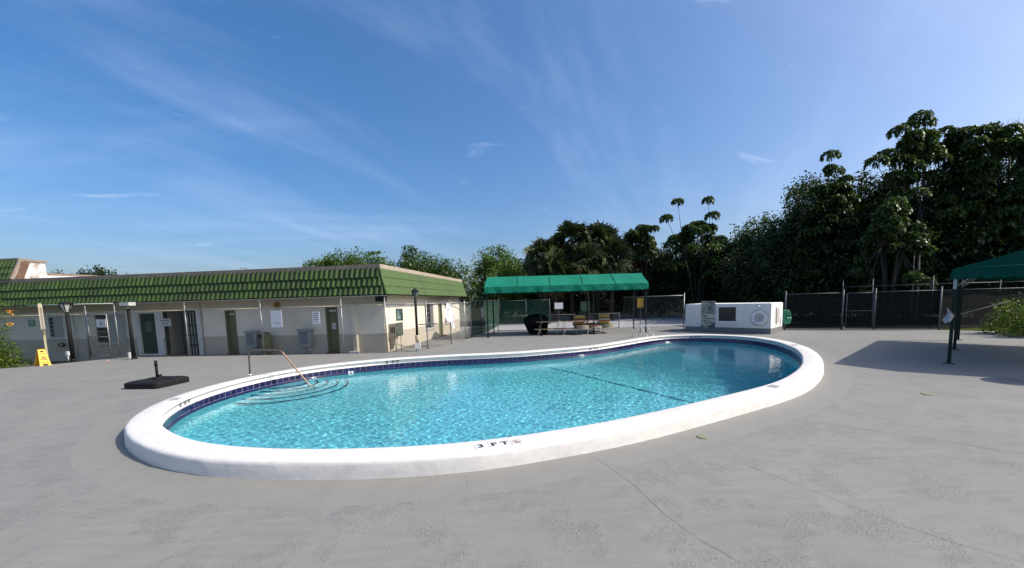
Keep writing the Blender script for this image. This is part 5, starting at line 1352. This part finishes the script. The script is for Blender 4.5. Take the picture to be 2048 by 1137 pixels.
# hose reel
c = PR + ps * 2.05 - pf * .30; c.z = 0; c = Vector((14.75, 21.4, 0)); t = thing('hose_reel', 'coil of green garden hose hanging behind the pump house', 'hose', c)
b = MB(); b.tube([c, c + UP * .95], .025, 6); b.build('stake', m_galvd, t)
for i in range(5):
    b = MB(); q = c + Vector((.05 * i - .1, -.05, .72)); b.tube([q + Vector((math.cos(x) * .15, math.sin(x) * .05, math.sin(x) * .36)) for x in [k_ * 2 * math.pi / 16 for k_ in range(17)]], .032, 6); b.build('hose_loop', M('green_hose', (.01, .18, .09), rough=.4), t)

# ================================================================== RIGHT CANOPY
cA = Vector((11.65, 10.49, 0)); cv = Vector((.76, .65, 0)).normalized(); cw = Vector((.65, -.76, 0)).normalized(); CLN, CWD = 7.42, 3.6
m_canv2 = M('deep_green_canvas', (0.004, 0.075, 0.056), (0.004, .060, .045), scale=1.3, rough=.9, spec=.1, bump=.2, bscale=7, bdist=.03)
t = thing('canopy', 'dark green canvas canopy with scalloped edge at the right of the deck', 'canopy', cA)
def RP(s, d, z): return cA + cv * s + cw * d + UP * z
EZ2, AP = 2.50, 3.12; VZ2 = 2.24
m_post_lit = M('pale_blue_post', (.35, .42, .44), rough=.5)  # light on the top of a dark green post, painted as a paler colour
for d0 in (0, CWD):
    for i in range(3):
        s = CLN * i / 2; p = RP(s, d0, 0)
        b = MB(); b.box(p, cv, cw, .036, .036, 0, 1.98); po = b.build('post', m_postg, t)
        b = MB(); b.box(p, cv, cw, .032, .032, 1.98, EZ2 - .02); b.build('post_top', m_post_lit if (d0 == 0 and i == 0) else m_postg, po)
        b = MB(); b.box(p, cv, cw, .11, .11, .001, .02); b.build('base_plate', m_galvd, po)
        if i in (0, 2):
            sg = 1 if i == 0 else -1; b = MB(); b.tube([p + UP * 2.02, RP(s + .42 * sg, d0, 2.44)], .018, 6); b.build('brace', m_galv, t)
        sg = 1 if d0 == 0 else -1; b = MB(); b.tube([p + UP * 2.02, RP(s, d0 + .42 * sg, 2.44)], .018, 6); b.build('brace', m_galv, t)
for side in (0, 1):
    for k_ in range(3):
        s0, s1 = -.06 + (CLN + .12) * k_ / 3, -.06 + (CLN + .12) * (k_ + 1) / 3; b = MB(); vs = []
        for i in range(6):
            s = s0 + (s1 - s0) * i / 5; sag = .04 * math.sin(math.pi * i / 5)
            e = -.06 if side == 0 else CWD + .06
            vs += [RP(s, e, EZ2), RP(s, (e + CWD / 2) / 2, (EZ2 + AP) / 2 - sag), RP(s, CWD / 2, AP - sag * .3)]
        b.add(vs, [(3 * i + j, 3 * i + 3 + j, 3 * i + 4 + j, 3 * i + 1 + j) for i in range(5) for j in range(2)], True); b.build('roof_panel', m_canv2, t)
m_canvas_keep = m_canvas; m_canvas = m_canv2
valance(RP(-.06, -.06, 0), RP(-.06, CWD + .06, 0), EZ2, VZ2 + .03, 90, 15, t, -cv); valance(RP(-.06, -.06, 0), RP(CLN + .06, -.06, 0), EZ2, VZ2 + .03, 150, 30, t, -cw)
valance(RP(CLN + .06, -.06, 0), RP(CLN + .06, CWD + .06, 0), EZ2, VZ2 + .03, 90, 15, t, cv); valance(RP(-.06, CWD + .06, 0), RP(CLN + .06, CWD + .06, 0), EZ2, VZ2 + .03, 150, 30, t, cw)
for s in (-.06, CLN + .06):
    b = MB(); b.add([RP(s, -.06, EZ2), RP(s, CWD / 2, AP), RP(s, CWD + .06, EZ2)], [(0, 1, 2)]); b.build('gable_end', m_canv2, t)
b = MB(); b.tube([RP(-.075, .3, EZ2 + .02), RP(-.075, CWD - .3, EZ2 + .02)], .012, 5); b.build('edge_cord', M('edge_green', (.02, .16, .12), rough=.6), t)
# plastic bag hung on the post, pole, table outside the frame that throws the oval shadow
b = MB(); vs = []; o = cA + Vector((-.16, -.05, 1.22)); n = 12
for z, r_ in ((.24, .012), (.14, .03), (.05, .075), (-.04, .085), (-.10, .05)):
    for i in range(n):
        a_ = 2 * math.pi * i / n; vs.append(o + Vector((math.cos(a_) * r_ * (1 + .5 * math.sin(3 * a_ + z * 19)) + .05 * math.sin(z * 21), math.sin(a_) * r_ * (.7 + .3 * math.sin(4 * a_ + 2)), z + .05 * math.sin(5 * a_ + z * 11))))
b.add(vs, [(j * n + i, j * n + (i + 1) % n, (j + 1) * n + (i + 1) % n, (j + 1) * n + i) for j in range(4) for i in range(n)], True); b.f.append(tuple(4 * n + i for i in range(n))); b.sm.append(True)
b.build('plastic_bag', M('white_plastic_bag', (.5, .51, .53), (.3, .31, .33), scale=9, rough=.3), label='crumpled white plastic bag hung on the front right canopy post', cat='bag')
p0 = cA + cv * CLN / 2; b = MB(); b.tube([p0 + Vector((.06, -.06, 1.18)), p0 + Vector((2.6, .75, 1.52))], .02, 6); b.build('pole', m_galv, label='thin pale pole sticking out to the right from the middle canopy post', cat='pole')
c = G(2022, 764) + Vector((.77, -.13, 0)); t = thing('patio_table', 'small round patio table just outside the right edge', 'table', c)
b = MB(); b.lathe([(.42, .70), (.44, .715), (.42, .73)], 28, c); b.build('table_top', m_trim, t); b = MB(); b.tube([c, c + UP * .7], .03, 8); b.lathe([(.25, 0), (.25, .02), (.05, .05)], 14, c); b.build('pedestal', m_trim, t)
# flat caps in the deck
for (px, py, r_), lab in (((1405, 875, .075), 'small round greenish drain cap in the deck near the rim'), ((1856, 789, .10), 'faint greenish round cap in the deck at right')):
    p = G(px, py); b = MB(); b.lathe([(r_, .001), (r_, .009), (r_ * .8, .012)], 18, p); o = b.build('deck_cap', M('green_cap', (.22, .25, .13), (.16, .19, .10), scale=30, rough=.7), label=lab, cat='drain cap')
# ================================================================== VEGETATION
m_bark = M('bark', (0.045, 0.036, 0.028), (0.028, 0.022, 0.018), scale=6, rough=.9, stretch=(1, 1, .2))
m_palebark = M('pale_bark', (0.28, 0.25, 0.21), (0.18, 0.16, 0.13), scale=6, rough=.9, stretch=(1, 1, .2))
LF = {'light': leaf_mat('leaf_light', (0.060, 0.110, 0.022), (0.115, 0.170, 0.035), .30), 'mid': leaf_mat('leaf_mid', (0.035, 0.070, 0.018), (0.075, 0.120, 0.028), .25),
      'dark': leaf_mat('leaf_dark', (0.013, 0.028, 0.008), (0.040, 0.068, 0.018), .18), 'schef': leaf_mat('leaf_umbrella', (0.020, 0.044, 0.012), (0.078, 0.115, 0.028), .26, .45),
      'palm': leaf_mat('leaf_palm', (0.016, 0.028, 0.010), (0.075, 0.098, 0.036), .12), 'dead': leaf_mat('leaf_dead', (0.13, 0.075, 0.035), (0.20, 0.13, 0.07), .1), 'hedge': leaf_mat('leaf_hedge', (0.06, 0.11, 0.014), (0.15, 0.20, 0.03), .3)}
def np_mesh(name, V, F4, mat):
    me = bpy.data.meshes.new(name); nv_, nf = len(V), len(F4); k = F4.shape[1]
    me.vertices.add(nv_); me.vertices.foreach_set('co', V.astype(np.float32).ravel())
    me.loops.add(nf * k); me.loops.foreach_set('vertex_index', F4.astype(np.int32).ravel())
    me.polygons.add(nf); me.polygons.foreach_set('loop_start', np.arange(0, nf * k, k, dtype=np.int32)); me.polygons.foreach_set('loop_total', np.full(nf, k, dtype=np.int32))
    me.update(calc_edges=True); me.materials.append(mat); return me
def unit(v): return v / np.maximum(np.linalg.norm(v, axis=-1, keepdims=True), 1e-6)
def leaf_quads(rs_, P, D, size, width=.42, droop=.25):
    """P positions, D growth directions -> folded diamond leaves"""
    n = len(P); L_ = size * rs_.uniform(.65, 1.25, (n, 1)); up = unit(rs_.randn(n, 3) * .6 + np.array([0, 0, 1.0]))
    D = unit(D); S = unit(np.cross(D, up)); N_ = np.cross(S, D)
    mid = P + D * L_ * .5 + N_ * L_ * .05; tip = P + D * L_ - np.array([0, 0, 1.0]) * L_ * droop
    V = np.stack([P, mid + S * L_ * width / 2, tip, mid - S * L_ * width / 2], 1).reshape(-1, 3)
    return V, np.arange(4 * n).reshape(n, 4)
def leaf_hex(rs_, P, D, size, width=.45, droop=.3):
    n = len(P); L_ = size * rs_.uniform(.75, 1.2, (n, 1)); D = unit(D); S = unit(np.cross(D, np.array([0, 0, 1.0]) + rs_.randn(n, 3) * .25)); dn = np.array([0, 0, -1.0])
    a = P + D * L_ * .35; b_ = P + D * L_ * .78 + dn * L_ * droop * .45; c_ = P + D * L_ + dn * L_ * droop
    V = np.stack([P, a + S * L_ * width * .42, b_ + S * L_ * width * .46, c_, b_ - S * L_ * width * .46, a - S * L_ * width * .42], 1).reshape(-1, 3)
    return V, np.arange(6 * n).reshape(n, 6)
def tree_thing(name, label, base, group): return thing(name, label, 'tree', base, group)
def trunk(t, base, pts, r0, mat=m_bark, limbs=()):
    b = MB(); N = len(pts); b.tube(pts, [r0 * (1 - .55 * i / (N - 1)) for i in range(N)], 8)
    for a, c_, r_ in limbs: m_ = a.lerp(c_, .5) + UP * .15 * (c_ - a).length; b.tube([a, m_, c_], [r_, r_ * .7, r_ * .3], 5)
    return b.build('trunk', mat, t)
def broad_tree(label, px, top, wpx, Y, kind, seed, nleaf=6000, leaf=.30, low=.25, name='broadleaf_tree', group='trees round the pool', flat=1.0):
    rs_ = np.random.RandomState(seed); T_ = AY(px, top, Y); H_ = T_.z + .27; sc_ = FPX / Y; R_ = wpx / 2 / sc_
    base = Vector((T_.x, Y, -.27)); t = tree_thing(name, label, base, group)
    zlo = H_ * low; cz = (H_ + zlo) / 2; rz = (H_ - zlo) / 2
    nl = 24; lob = []
    for i in range(nl):
        d = unit(rs_.randn(1, 3))[0]; d[2] = d[2] * .9 + .15; q = rs_.uniform(.35, .78)
        lob.append((np.array([d[0] * R_ * q, d[1] * R_ * q, cz + d[2] * rz * q * flat]), rs_.uniform(.34, .52) * min(R_, rz) * 1.05))
    lob.append((np.array([0, 0, H_ - .42 * min(R_, rz)]), .40 * min(R_, rz))); lob.append((np.array([0, 0, cz]), .62 * min(R_, rz)))
    w_ = np.array([l[1] ** 2 for l in lob]); w_ /= w_.sum(); ncl = max(30, int(nleaf * 1.9) // 26)
    idx = rs_.choice(len(lob), ncl, p=w_); dirs = unit(rs_.randn(ncl, 3)); rad = np.array([lob[i][1] for i in idx])[:, None]
    cen = np.array([lob[i][0] for i in idx]) + dirs * rad * rs_.uniform(.62, 1.10, (ncl, 1)) * np.array([1, 1, rz / max(R_, rz) * .3 + .7])
    k = 26; P = np.repeat(cen, k, 0) + rs_.randn(ncl * k, 3) * leaf * .95; D = np.repeat(dirs, k, 0) * .8 + rs_.randn(ncl * k, 3) * .8
    P[:, 2] = np.maximum(P[:, 2], .05); P[:, 2] = np.minimum(P[:, 2], H_ + .05)
    V, F_ = leaf_quads(rs_, P, D, leaf, .58)
    link('crown', np_mesh('crown', V, F_, LF[kind]), t)
    b0 = Vector(base); tops = [b0, b0 + Vector((.08 * R_, 0, H_ * .25)), b0 + Vector((-.05 * R_, .03, H_ * .5)), b0 + Vector((0, 0, H_ * .75))]
    trunk(t, b0, tops, max(.09, H_ * .018), limbs=[(b0 + UP * H_ * rs_.uniform(.3, .6), b0 + Vector(tuple(l[0])), H_ * .008) for l in lob[:9]])
    return t
# ---- far and mid trees behind the clubhouse
broad_tree('low flat-topped dark tree showing over the roof at far left', 180, 533, 105, 60, 'dark', 11, 2600, .42, .35, flat=.6)
broad_tree('light green tree over the clubhouse roof, leftmost of that row', 668, 497, 112, 48, 'light', 12, 5200, .30, .3)
broad_tree('lower light green tree between the two rounder ones above the roof', 748, 509, 105, 52, 'light', 13, 4200, .32, .3)
broad_tree('wide green tree above the sunlit side of the clubhouse', 838, 497, 125, 44, 'mid', 14, 5600, .29, .2)
broad_tree('green tree low above the right end of the clubhouse roof', 905, 521, 85, 46, 'mid', 15, 3600, .29, .1)
broad_tree('bright green rounded tree between clubhouse and canopy', 996, 494, 138, 40, 'light', 16, 8200, .25, .08)
# ---- sabal palms
def palm(label, px, top, Y, seed, nf=64, R_=1.9, dead=14):
    rs_ = np.random.RandomState(seed); T_ = AY(px, top, Y); H_ = T_.z + .27 - R_ * .85; base = Vector((T_.x, Y, -.27)); t = tree_thing('sabal_palm', label, base, 'fan palms above the canopy')
    VV, FF, off = [], [], 0; VD, FD_, offd = [], [], 0
    for i in range(nf + dead):
        dd = i >= nf; az = rs_.uniform(0, 2 * np.pi); el = rs_.uniform(-1.3, -.8) if dd else rs_.uniform(-1.0, 1.45)
        d = np.array([np.cos(az) * np.cos(el), np.sin(az) * np.cos(el), np.sin(el)]); c = np.array([0, 0, H_]) + d * R_ * rs_.uniform(.42, .60)
        s0 = unit(np.cross(d, [0, 0, 1.0])); n0 = np.cross(s0, d); tw_ = rs_.uniform(-1.25, 1.25); s = s0 * np.cos(tw_) + n0 * np.sin(tw_); n_ = np.cross(s, d); m_ = 17; an = np.linspace(-1.75, 1.75, m_)
        ld = np.cos(an)[:, None] * d + np.sin(an)[:, None] * s; L_ = R_ * rs_.uniform(.55, .78) * (.72 + .28 * np.cos(an))[:, None]
        dr = np.array([0, 0, -1.0]) * L_ * (.12 + .45 * rs_.uniform(0, 1, (m_, 1)) ** 1.5); wv = np.cross(ld, n_) * L_ * .085
        a = np.repeat(c[None], m_, 0); mid = c + ld * L_ * .55; tip = c + ld * L_ + dr
        V = np.stack([a, mid + wv, tip, mid - wv], 1).reshape(-1, 3); F_ = np.arange(4 * m_).reshape(m_, 4)
        st = np.array([[0, 0, H_ - .05], [0, 0, H_ + .02], c + n_ * .02, c - n_ * .02]); V = np.vstack([V, st]); F_ = np.vstack([F_, [[4 * m_, 4 * m_ + 1, 4 * m_ + 2, 4 * m_ + 3]]])
        if dd: VD.append(V); FD_.append(F_ + offd); offd += len(V)
        else: VV.append(V); FF.append(F_ + off); off += len(V)
    link('crown', np_mesh('crown', np.vstack(VV), np.vstack(FF), LF['palm']), t)
    link('dead_fronds', np_mesh('dead_fronds', np.vstack(VD), np.vstack(FD_), LF['dead']), t)
    trunk(t, base, [base, base + Vector((.1, 0, H_ * .5)), base + Vector((0, 0, H_ + .1))], .22, m_bark)
palm('fan palm at the left flank of the palm clump above the canopy', 1086, 480, 37, 21)
palm('lower fan palm filling the left front of the palm clump', 1108, 505, 36, 22)
palm('tallest fan palm at left of centre of the palm clump', 1141, 449, 38, 23, 72, 2.2)
palm('tall fan palm at right of centre of the palm clump', 1193, 451, 38.5, 24, 72, 2.2)
palm('fan palm with brown hanging fronds in front of the clump', 1172, 490, 36, 25, 60, 1.9, 34)
palm('fan palm at the right flank of the palm clump', 1222, 482, 37, 26)
palm('separate dark fan palm right of the clump', 1272, 465, 39, 27, 56, 1.8, 10)
# ---- umbrella trees: bare stems ending in whorls of drooping leaflets
def whorl(rs_, c, R_, ax):
    """a dome of drooping hands: hubs over the upper half of a ball, leaflets hanging round each hub"""
    out = []; nh = 19
    for i in range(nh):
        a = 2.4 * i + rs_.uniform(-.3, .3); el = math.asin(min(1, max(-.25, 1 - 1.25 * (i + .5) / nh))) ; d = np.array([math.cos(a) * math.cos(el), math.sin(a) * math.cos(el), math.sin(el)])
        d = unit(d + np.array(ax) * .15); h = c + d * R_ * rs_.uniform(.50, .68) * np.array([1, 1, .75])
        for j in range(8):
            b_ = 2 * np.pi * j / 8 + rs_.uniform(-.2, .2); s2 = unit(np.cross(d, [.1, .2, 1.0])); q2 = np.cross(d, s2)
            out.append((h, np.cos(b_) * s2 + np.sin(b_) * q2 + d * .25 + np.array([0, 0, -.35])))
    return out
def umbrella_tree(label, px, top, Y, wpx, seed, nw=40, R_=.62, low=.35, lead=None, kind='schef'):
    rs_ = np.random.RandomState(seed); T_ = AY(px, top, Y); H_ = T_.z + .27; sc_ = FPX / Y; W_ = wpx / 2 / sc_
    base = Vector((T_.x, Y, -.27)); t = tree_thing('umbrella_tree', label, base, 'umbrella trees on the right')
    tips = [np.array([0, 0, H_ - R_ * .5])]
    for i in range(nw):
        u_ = rs_.uniform(0, 1) ** .7; z = H_ * (low + (1 - low) * u_) - R_ * .5; rmax = W_ * (1.0 - .75 * max(0, (u_ - .35) / .65)); a = rs_.uniform(0, 2 * np.pi); r_ = rmax * rs_.uniform(.25, 1) ** .6
        tips.append(np.array([np.cos(a) * r_, np.sin(a) * r_ * .7, z]))
    if lead: tips += [np.array([(x - px) / sc_, rs_.uniform(-.5, .5), AY(x, y, Y).z + .27 - R_ * .45]) for x, y in lead]
    W = []; [W.extend(whorl(rs_, tp, R_ * rs_.uniform(.75, 1.2), [rs_.uniform(-.3, .3), rs_.uniform(-.3, .3), 1])) for tp in tips]
    P = np.array([w_[0] for w_ in W]); D = np.array([w_[1] for w_ in W]); V, F_ = leaf_hex(rs_, P, D, R_ * .36, .46, .32)
    link('crown', np_mesh('crown', V, F_, LF[kind]), t)
    b0 = Vector(base); b = MB(); nst = 4; sts = []
    for i in range(nst):
        a = 2 * math.pi * i / nst; q = Vector((math.cos(a) * W_ * .3, math.sin(a) * W_ * .2, H_ * .62)); b.tube([b0 + Vector((math.cos(a) * .15, math.sin(a) * .15, 0)), b0 + q * .5 + Vector((0, 0, H_ * .06)), b0 + q], [.10, .075, .045], 6); sts.append(b0 + q)
    for tp in tips:
        e = b0 + Vector(tuple(tp)); s = min(sts, key=lambda q: (q - e).length); m_ = s.lerp(e, .45) + Vector((0, 0, -.08)); b.tube([s, m_, e], [.035, .025, .015], 5)
    b.build('trunk', m_bark, t); return t
umbrella_tree('spindly umbrella tree with three separate tufts above the skyline', 1398, 440, 36, 175, 31, 40, .85, .45, [(1356, 396), (1332, 430), (1350, 470), (1416, 392), (1422, 425), (1395, 440), (1445, 470), (1380, 455)])
umbrella_tree('small umbrella tree tufts rising beside the separate palm', 1292, 450, 38, 60, 32, 16, .75, .5, [(1285, 449), (1305, 452), (1266, 462)])
umbrella_tree('umbrella tree with a lone top tuft at the shoulder of the wood', 1670, 365, 28, 150, 33, 46, .70, .3, [(1660, 302), (1654, 330), (1690, 350), (1640, 370), (1672, 335)])
umbrella_tree('tallest umbrella tree with a stepped open crown', 1835, 262, 25, 150, 34, 52, .72, .3, [(1843, 222), (1822, 240), (1860, 230), (1795, 255), (1812, 268), (1830, 285), (1850, 260), (1770, 305), (1745, 320), (1800, 318), (1785, 345)])
umbrella_tree('umbrella tree with dense dark top right of the tallest one', 1915, 268, 25.5, 110, 35, 46, .70, .3, [(1885, 256), (1902, 262), (1925, 258), (1880, 285), (1910, 290), (1940, 300)])
umbrella_tree('wide umbrella tree with a bright top near the right edge', 1990, 258, 24, 130, 36, 52, .75, .3, [(1968, 250), (1985, 244), (2010, 252), (1955, 275), (2030, 285)])
umbrella_tree('umbrella tree cut by the right edge of the view', 2085, 262, 23, 150, 37, 52, .75, .3, [(2040, 275), (2060, 262)])
umbrella_tree('umbrella tree with yellowish tufts hanging low in front of wood', 1790, 395, 23.5, 150, 38, 40, .62, .25, None)
# ---- dark wood behind the right fence
for i, (lab, px, top, w_, Y, kd) in enumerate((
        ('dark broadleaf tree right of the separate palm', 1318, 500, 120, 40, 'dark'), ('dark broadleaf tree under the spindly umbrella tree', 1400, 470, 150, 39, 'dark'),
        ('dark broadleaf tree stepping down towards the canopy side', 1475, 478, 130, 36, 'dark'), ('ragged dark tree low on the skyline above the pump house', 1500, 452, 130, 35, 'dark'), ('tall dark tree between the ragged one and the lone tuft', 1650, 345, 190, 30.5, 'dark'), ('dark tree filling the notch left of the tallest umbrella tree', 1760, 322, 180, 28.5, 'dark'),
        ('mid green ragged tree on the slope of the skyline', 1545, 428, 150, 34, 'mid'),
        ('tall ragged tree on the skyline left of the lone tuft', 1612, 372, 140, 32, 'mid'), ('large dark tree behind the pump house end', 1560, 470, 190, 30, 'dark'),
        ('large dark tree filling the wood behind the gate', 1700, 370, 230, 30, 'dark'), ('large dark tree below the tallest umbrella tree', 1850, 335, 260, 29, 'dark'),
        ('large dark tree below the wide umbrella tree', 1985, 315, 240, 28, 'dark'), ('large dark tree at and beyond the right edge', 2130, 300, 260, 27, 'dark'),
        ('dark tree just past the right edge of the wood', 2290, 280, 280, 26, 'dark'))):
    broad_tree(lab, px, top, w_, Y, kd, 50 + i, 12000 if kd == 'dark' else 9500, .225, .04, group='dark trees behind the right fence')
# undergrowth that closes the wood near the ground
rs_ = np.random.RandomState(77); path = [Vector((-1, 47, 0)), Vector((10, 46, 0)), Vector((19, 44.5, 0)), Vector((25, 40, 0)), Vector((29, 33, 0)), Vector((31, 27.5, 0)), Vector((36, 24, 0)), Vector((48, 18, 0))]
cs = []
for a, b_ in zip(path[:-1], path[1:]):
    n = int((b_ - a).length * 34)
    for i in range(n):
        p = a.lerp(b_, rs_.uniform()); cs.append((p.x + rs_.randn() * 1.1, p.y + rs_.randn() * 1.1, rs_.uniform(.1, 6.0)))
for a, b_, hh in ((Vector((19.5, 30, 0)), Vector((22.5, 26.2, 0)), 4.2), (Vector((22.5, 26.2, 0)), Vector((28, 24.2, 0)), 4.8), (Vector((28, 24.2, 0)), Vector((38, 19.5, 0)), 5.2)):
    for i in range(int((b_ - a).length * 40)):
        p = a.lerp(b_, rs_.uniform()); cs.append((p.x + rs_.randn() * .7, p.y + rs_.randn() * .7, rs_.uniform(.1, 1) ** .8 * hh))
cs = np.array(cs); k = 22; P = np.repeat(cs, k, 0) + rs_.randn(len(cs) * k, 3) * .38; P[:, 2] = np.maximum(P[:, 2], -.2); V, F_ = leaf_quads(rs_, P, rs_.randn(len(P), 3), .34)
link('undergrowth', np_mesh('undergrowth', V, F_, LF['dark']), kind='stuff')
# slender pale trunks behind the fence
for px, py, lab in ((1838, 505, 'slender pale bare trunk behind the right fence, thicker of two'), (1827, 520, 'slender pale bare trunk just left of the thicker one')):
    T_ = AY(px, py, 23.2); t = thing('slender_tree', lab, 'tree', (T_.x, 23.2, -.27), 'slender trunks behind the fence'); r_ = .085 if px > 1830 else .05
    b0 = Vector((T_.x + .05, 23.2, -.27)); tp = b0 + Vector((-.05, 0, T_.z + 1.2)); b = MB(); b.tube([b0, b0.lerp(tp, .5) + Vector((.04, 0, 0)), tp], [r_, r_ * .8, r_ * .5], 7); b.build('trunk', m_palebark, t)
    P = np.array([tuple(tp - b0)] * 160) + np.random.RandomState(px).randn(160, 3) * .35 + np.array([0.05, 0, 0]); V, F_ = leaf_quads(np.random.RandomState(px), P, np.random.RandomState(px + 1).randn(160, 3), .3); link('crown', np_mesh('crown', V, F_, LF['dark']), t)
# ---- shrubs
def shrub(name, label, c, rx, ry, h, kind, seed, n, leaf, flowers=None):
    rs_ = np.random.RandomState(seed); t = thing(name, label, 'shrub', c); m_ = n // 12; d = unit(rs_.randn(m_, 3)); d[:, 2] = np.abs(d[:, 2]) * 1.0
    q = rs_.uniform(.45, 1.05, (m_, 1)); lump = 1 + .18 * np.sin(d[:, :1] * 7 + seed) + .15 * np.sin(d[:, 2:] * 9)
    cen = d * q * lump * np.array([rx, ry, h]); P = np.repeat(cen, 12, 0) + rs_.randn(m_ * 12, 3) * leaf * .8; P[:, 2] = np.maximum(P[:, 2], .02)
    V, F_ = leaf_quads(rs_, P, np.repeat(d, 12, 0) + rs_.randn(len(P), 3) * .7, leaf); link('foliage', np_mesh('foliage', V, F_, LF[kind]), t)
    b = MB()
    for i in range(5): a = i * 1.26; b.tube([(0, 0, 0), (math.cos(a) * rx * .3, math.sin(a) * ry * .3, h * .4), (math.cos(a) * rx * .6, math.sin(a) * ry * .6, h * .75)], [.03, .02, .01], 5)
    ORG[t] = Vector((0, 0, 0)); b.build('stem', m_bark, t)
    if flowers:
        P = np.array(flowers); P = np.repeat(P, 10, 0) + rs_.randn(len(P) * 10, 3) * .035; V, F_ = leaf_quads(rs_, P, rs_.randn(len(P), 3), .10, .7); link('blossom', np_mesh('blossom', V, F_, leaf_mat('orange_petal', (.75, .22, .01), (.8, .35, .02), .2)), t)
c = G(-22, 742, -.25); shrub('flowering_bush', 'green bush with an orange flower at the left edge', (c.x, c.y, -.30), .85, .8, 2.55, 'hedge', 61, 7800, .11, flowers=[tuple(AY(fx_, fy_, c.y - .45) - Vector((c.x, c.y, -.30))) for fx_, fy_ in ((22, 624), (20, 648))])
c = G(0, 742, -.25); shrub('small_bush', 'pale small-leaved bush low at the left edge under the flowering one', (c.x - .15, c.y - .35, -.25), .45, .4, .95, 'light', 62, 1800, .07)
for px, py, rx, h, lab, sd in ((2032, 668, .95, 1.35, 'yellow-green bush beyond the right canopy at the frame edge', 63), (2095, 674, 1.1, 1.5, 'leafy bush partly outside the right edge behind canopy', 64)):
    c = G(px, py); shrub('hedge_bush', lab, (c.x, c.y, -.02), rx, .8, h, 'hedge', sd, 3600, .11)
# ---- grass strips
def grass(name, poly_, n, z, seed, h=.10):
    rs_ = np.random.RandomState(seed); P = []; xs = [p[0] for p in poly_]; ys = [p[1] for p in poly_]
    while len(P) < n:
        x, y = rs_.uniform(min(xs), max(xs)), rs_.uniform(min(ys), max(ys))
        if inside(poly_, x, y): P.append((x, y, z))
    P = np.array(P); D = rs_.randn(len(P), 3) * .45 + np.array([0, 0, 1.0]); V, F_ = leaf_quads(rs_, P, D, h, .16, .2); link(name, np_mesh(name, V, F_, LF['hedge']), kind='stuff')
sheet('grass_verge', [(20.95, 19.3), (23.5, 16.0), (30, 13.2), (40, 2), (46, 6), (36, 17), (27, 20.5), (21.5, 19.9)], None, -.012, M('verge_soil', (.10, .11, .04), (.06, .07, .025), scale=2, rough=.95, bump=.5, bscale=30), depth=.2, kind='structure')
grass('verge_grass', [(20.95, 19.3), (23.5, 16.0), (28, 14.1), (31, 17), (27, 19.8), (21.5, 19.85)], 16000, -.012, 71)
grass('left_grass', [(-18.7, 15.0), (-22, 13.3), (-25, 12.5), (-26, 17.0), (-19.4, 16.6), (-18.5, 15.7)], 12000, -.33, 72, .18)
# fallen leaves and litter by the left fence
rs_ = np.random.RandomState(8)
for i, (lab, px, top, w_, Y, kd) in enumerate((('dark broadleaf mass behind the palm clump', 1150, 500, 170, 43, 'dark'), ('dark broadleaf tree between rounded tree and palms', 1060, 520, 110, 44, 'dark'), ('dark broadleaf tree behind the separate palm', 1265, 505, 120, 43, 'dark'))):
    broad_tree(lab, px, top, w_, Y, kd, 90 + i, 6000, .28, .04, group='dark trees behind the palms')

# bare twigs at the top right, far street lamp, scrap of litter
T_ = AY(2030, 238, 25); t = thing('bare_tree', 'thin leafless twigs sticking out above the wood at the right edge', 'tree', (T_.x, 25, -.34)); b0 = Vector((T_.x, 25, -.34)); b = MB(); r7 = random.Random(5)
b.tube([b0, b0 + Vector((.1, 0, T_.z * .5)), b0 + Vector((-.1, 0, T_.z * .86))], [.10, .06, .03], 6)
tw = MB()
for i in range(16):
    s_ = b0 + Vector((-.05, 0, T_.z * r7.uniform(.72, .88))); e = b0 + Vector((r7.uniform(-1.0, 1.0), r7.uniform(-.4, .4), T_.z * r7.uniform(.93, 1.04))); m_ = s_.lerp(e, .5) + Vector((r7.uniform(-.1, .1), 0, .1)); tw.tube([s_, m_, e], [.014, .010, .006], 4)
    for j in range(3): q = m_.lerp(e, r7.uniform(.1, .9)); tw.tube([q, q + Vector((r7.uniform(-.35, .35), 0, r7.uniform(.1, .4)))], [.007, .004], 3)
b.build('trunk', m_bark, t); tw.build('twigs', m_bark, t)
p = AY(499, 541, 62); t = thing('street_lamp', 'tiny pale street lamp arm far off above the clubhouse roof', 'lamp post', (p.x, 62, -.34)); b = MB(); b.tube([(p.x, 62, -.34), (p.x, 62, p.z - .2), (p.x - .4, 62, p.z + .25), (p.x - .9, 62, p.z + .35)], .06, 6); b.build('pole', m_galv, t); b = MB(); b.box((p.x - 1.1, 62), (1, 0, 0), (0, 1, 0), .28, .12, p.z + .28, p.z + .40); b.build('lamp_head', m_trim, t)
p = G(216, 722.5); b = MB(); b.add([p + Vector(v) for v in ((-.06, -.03, .004), (.05, -.04, .004), (.07, .03, .012), (-.04, .05, .006), (0, 0, .05))], [(0, 1, 4), (1, 2, 4), (2, 3, 4), (3, 0, 4), (3, 2, 1, 0)]); b.build('litter', M('red_scrap', (.5, .08, .06), (.6, .5, .45), scale=20, rough=.6), label='small crumpled red scrap lying at the foot of the left gate', cat='litter')
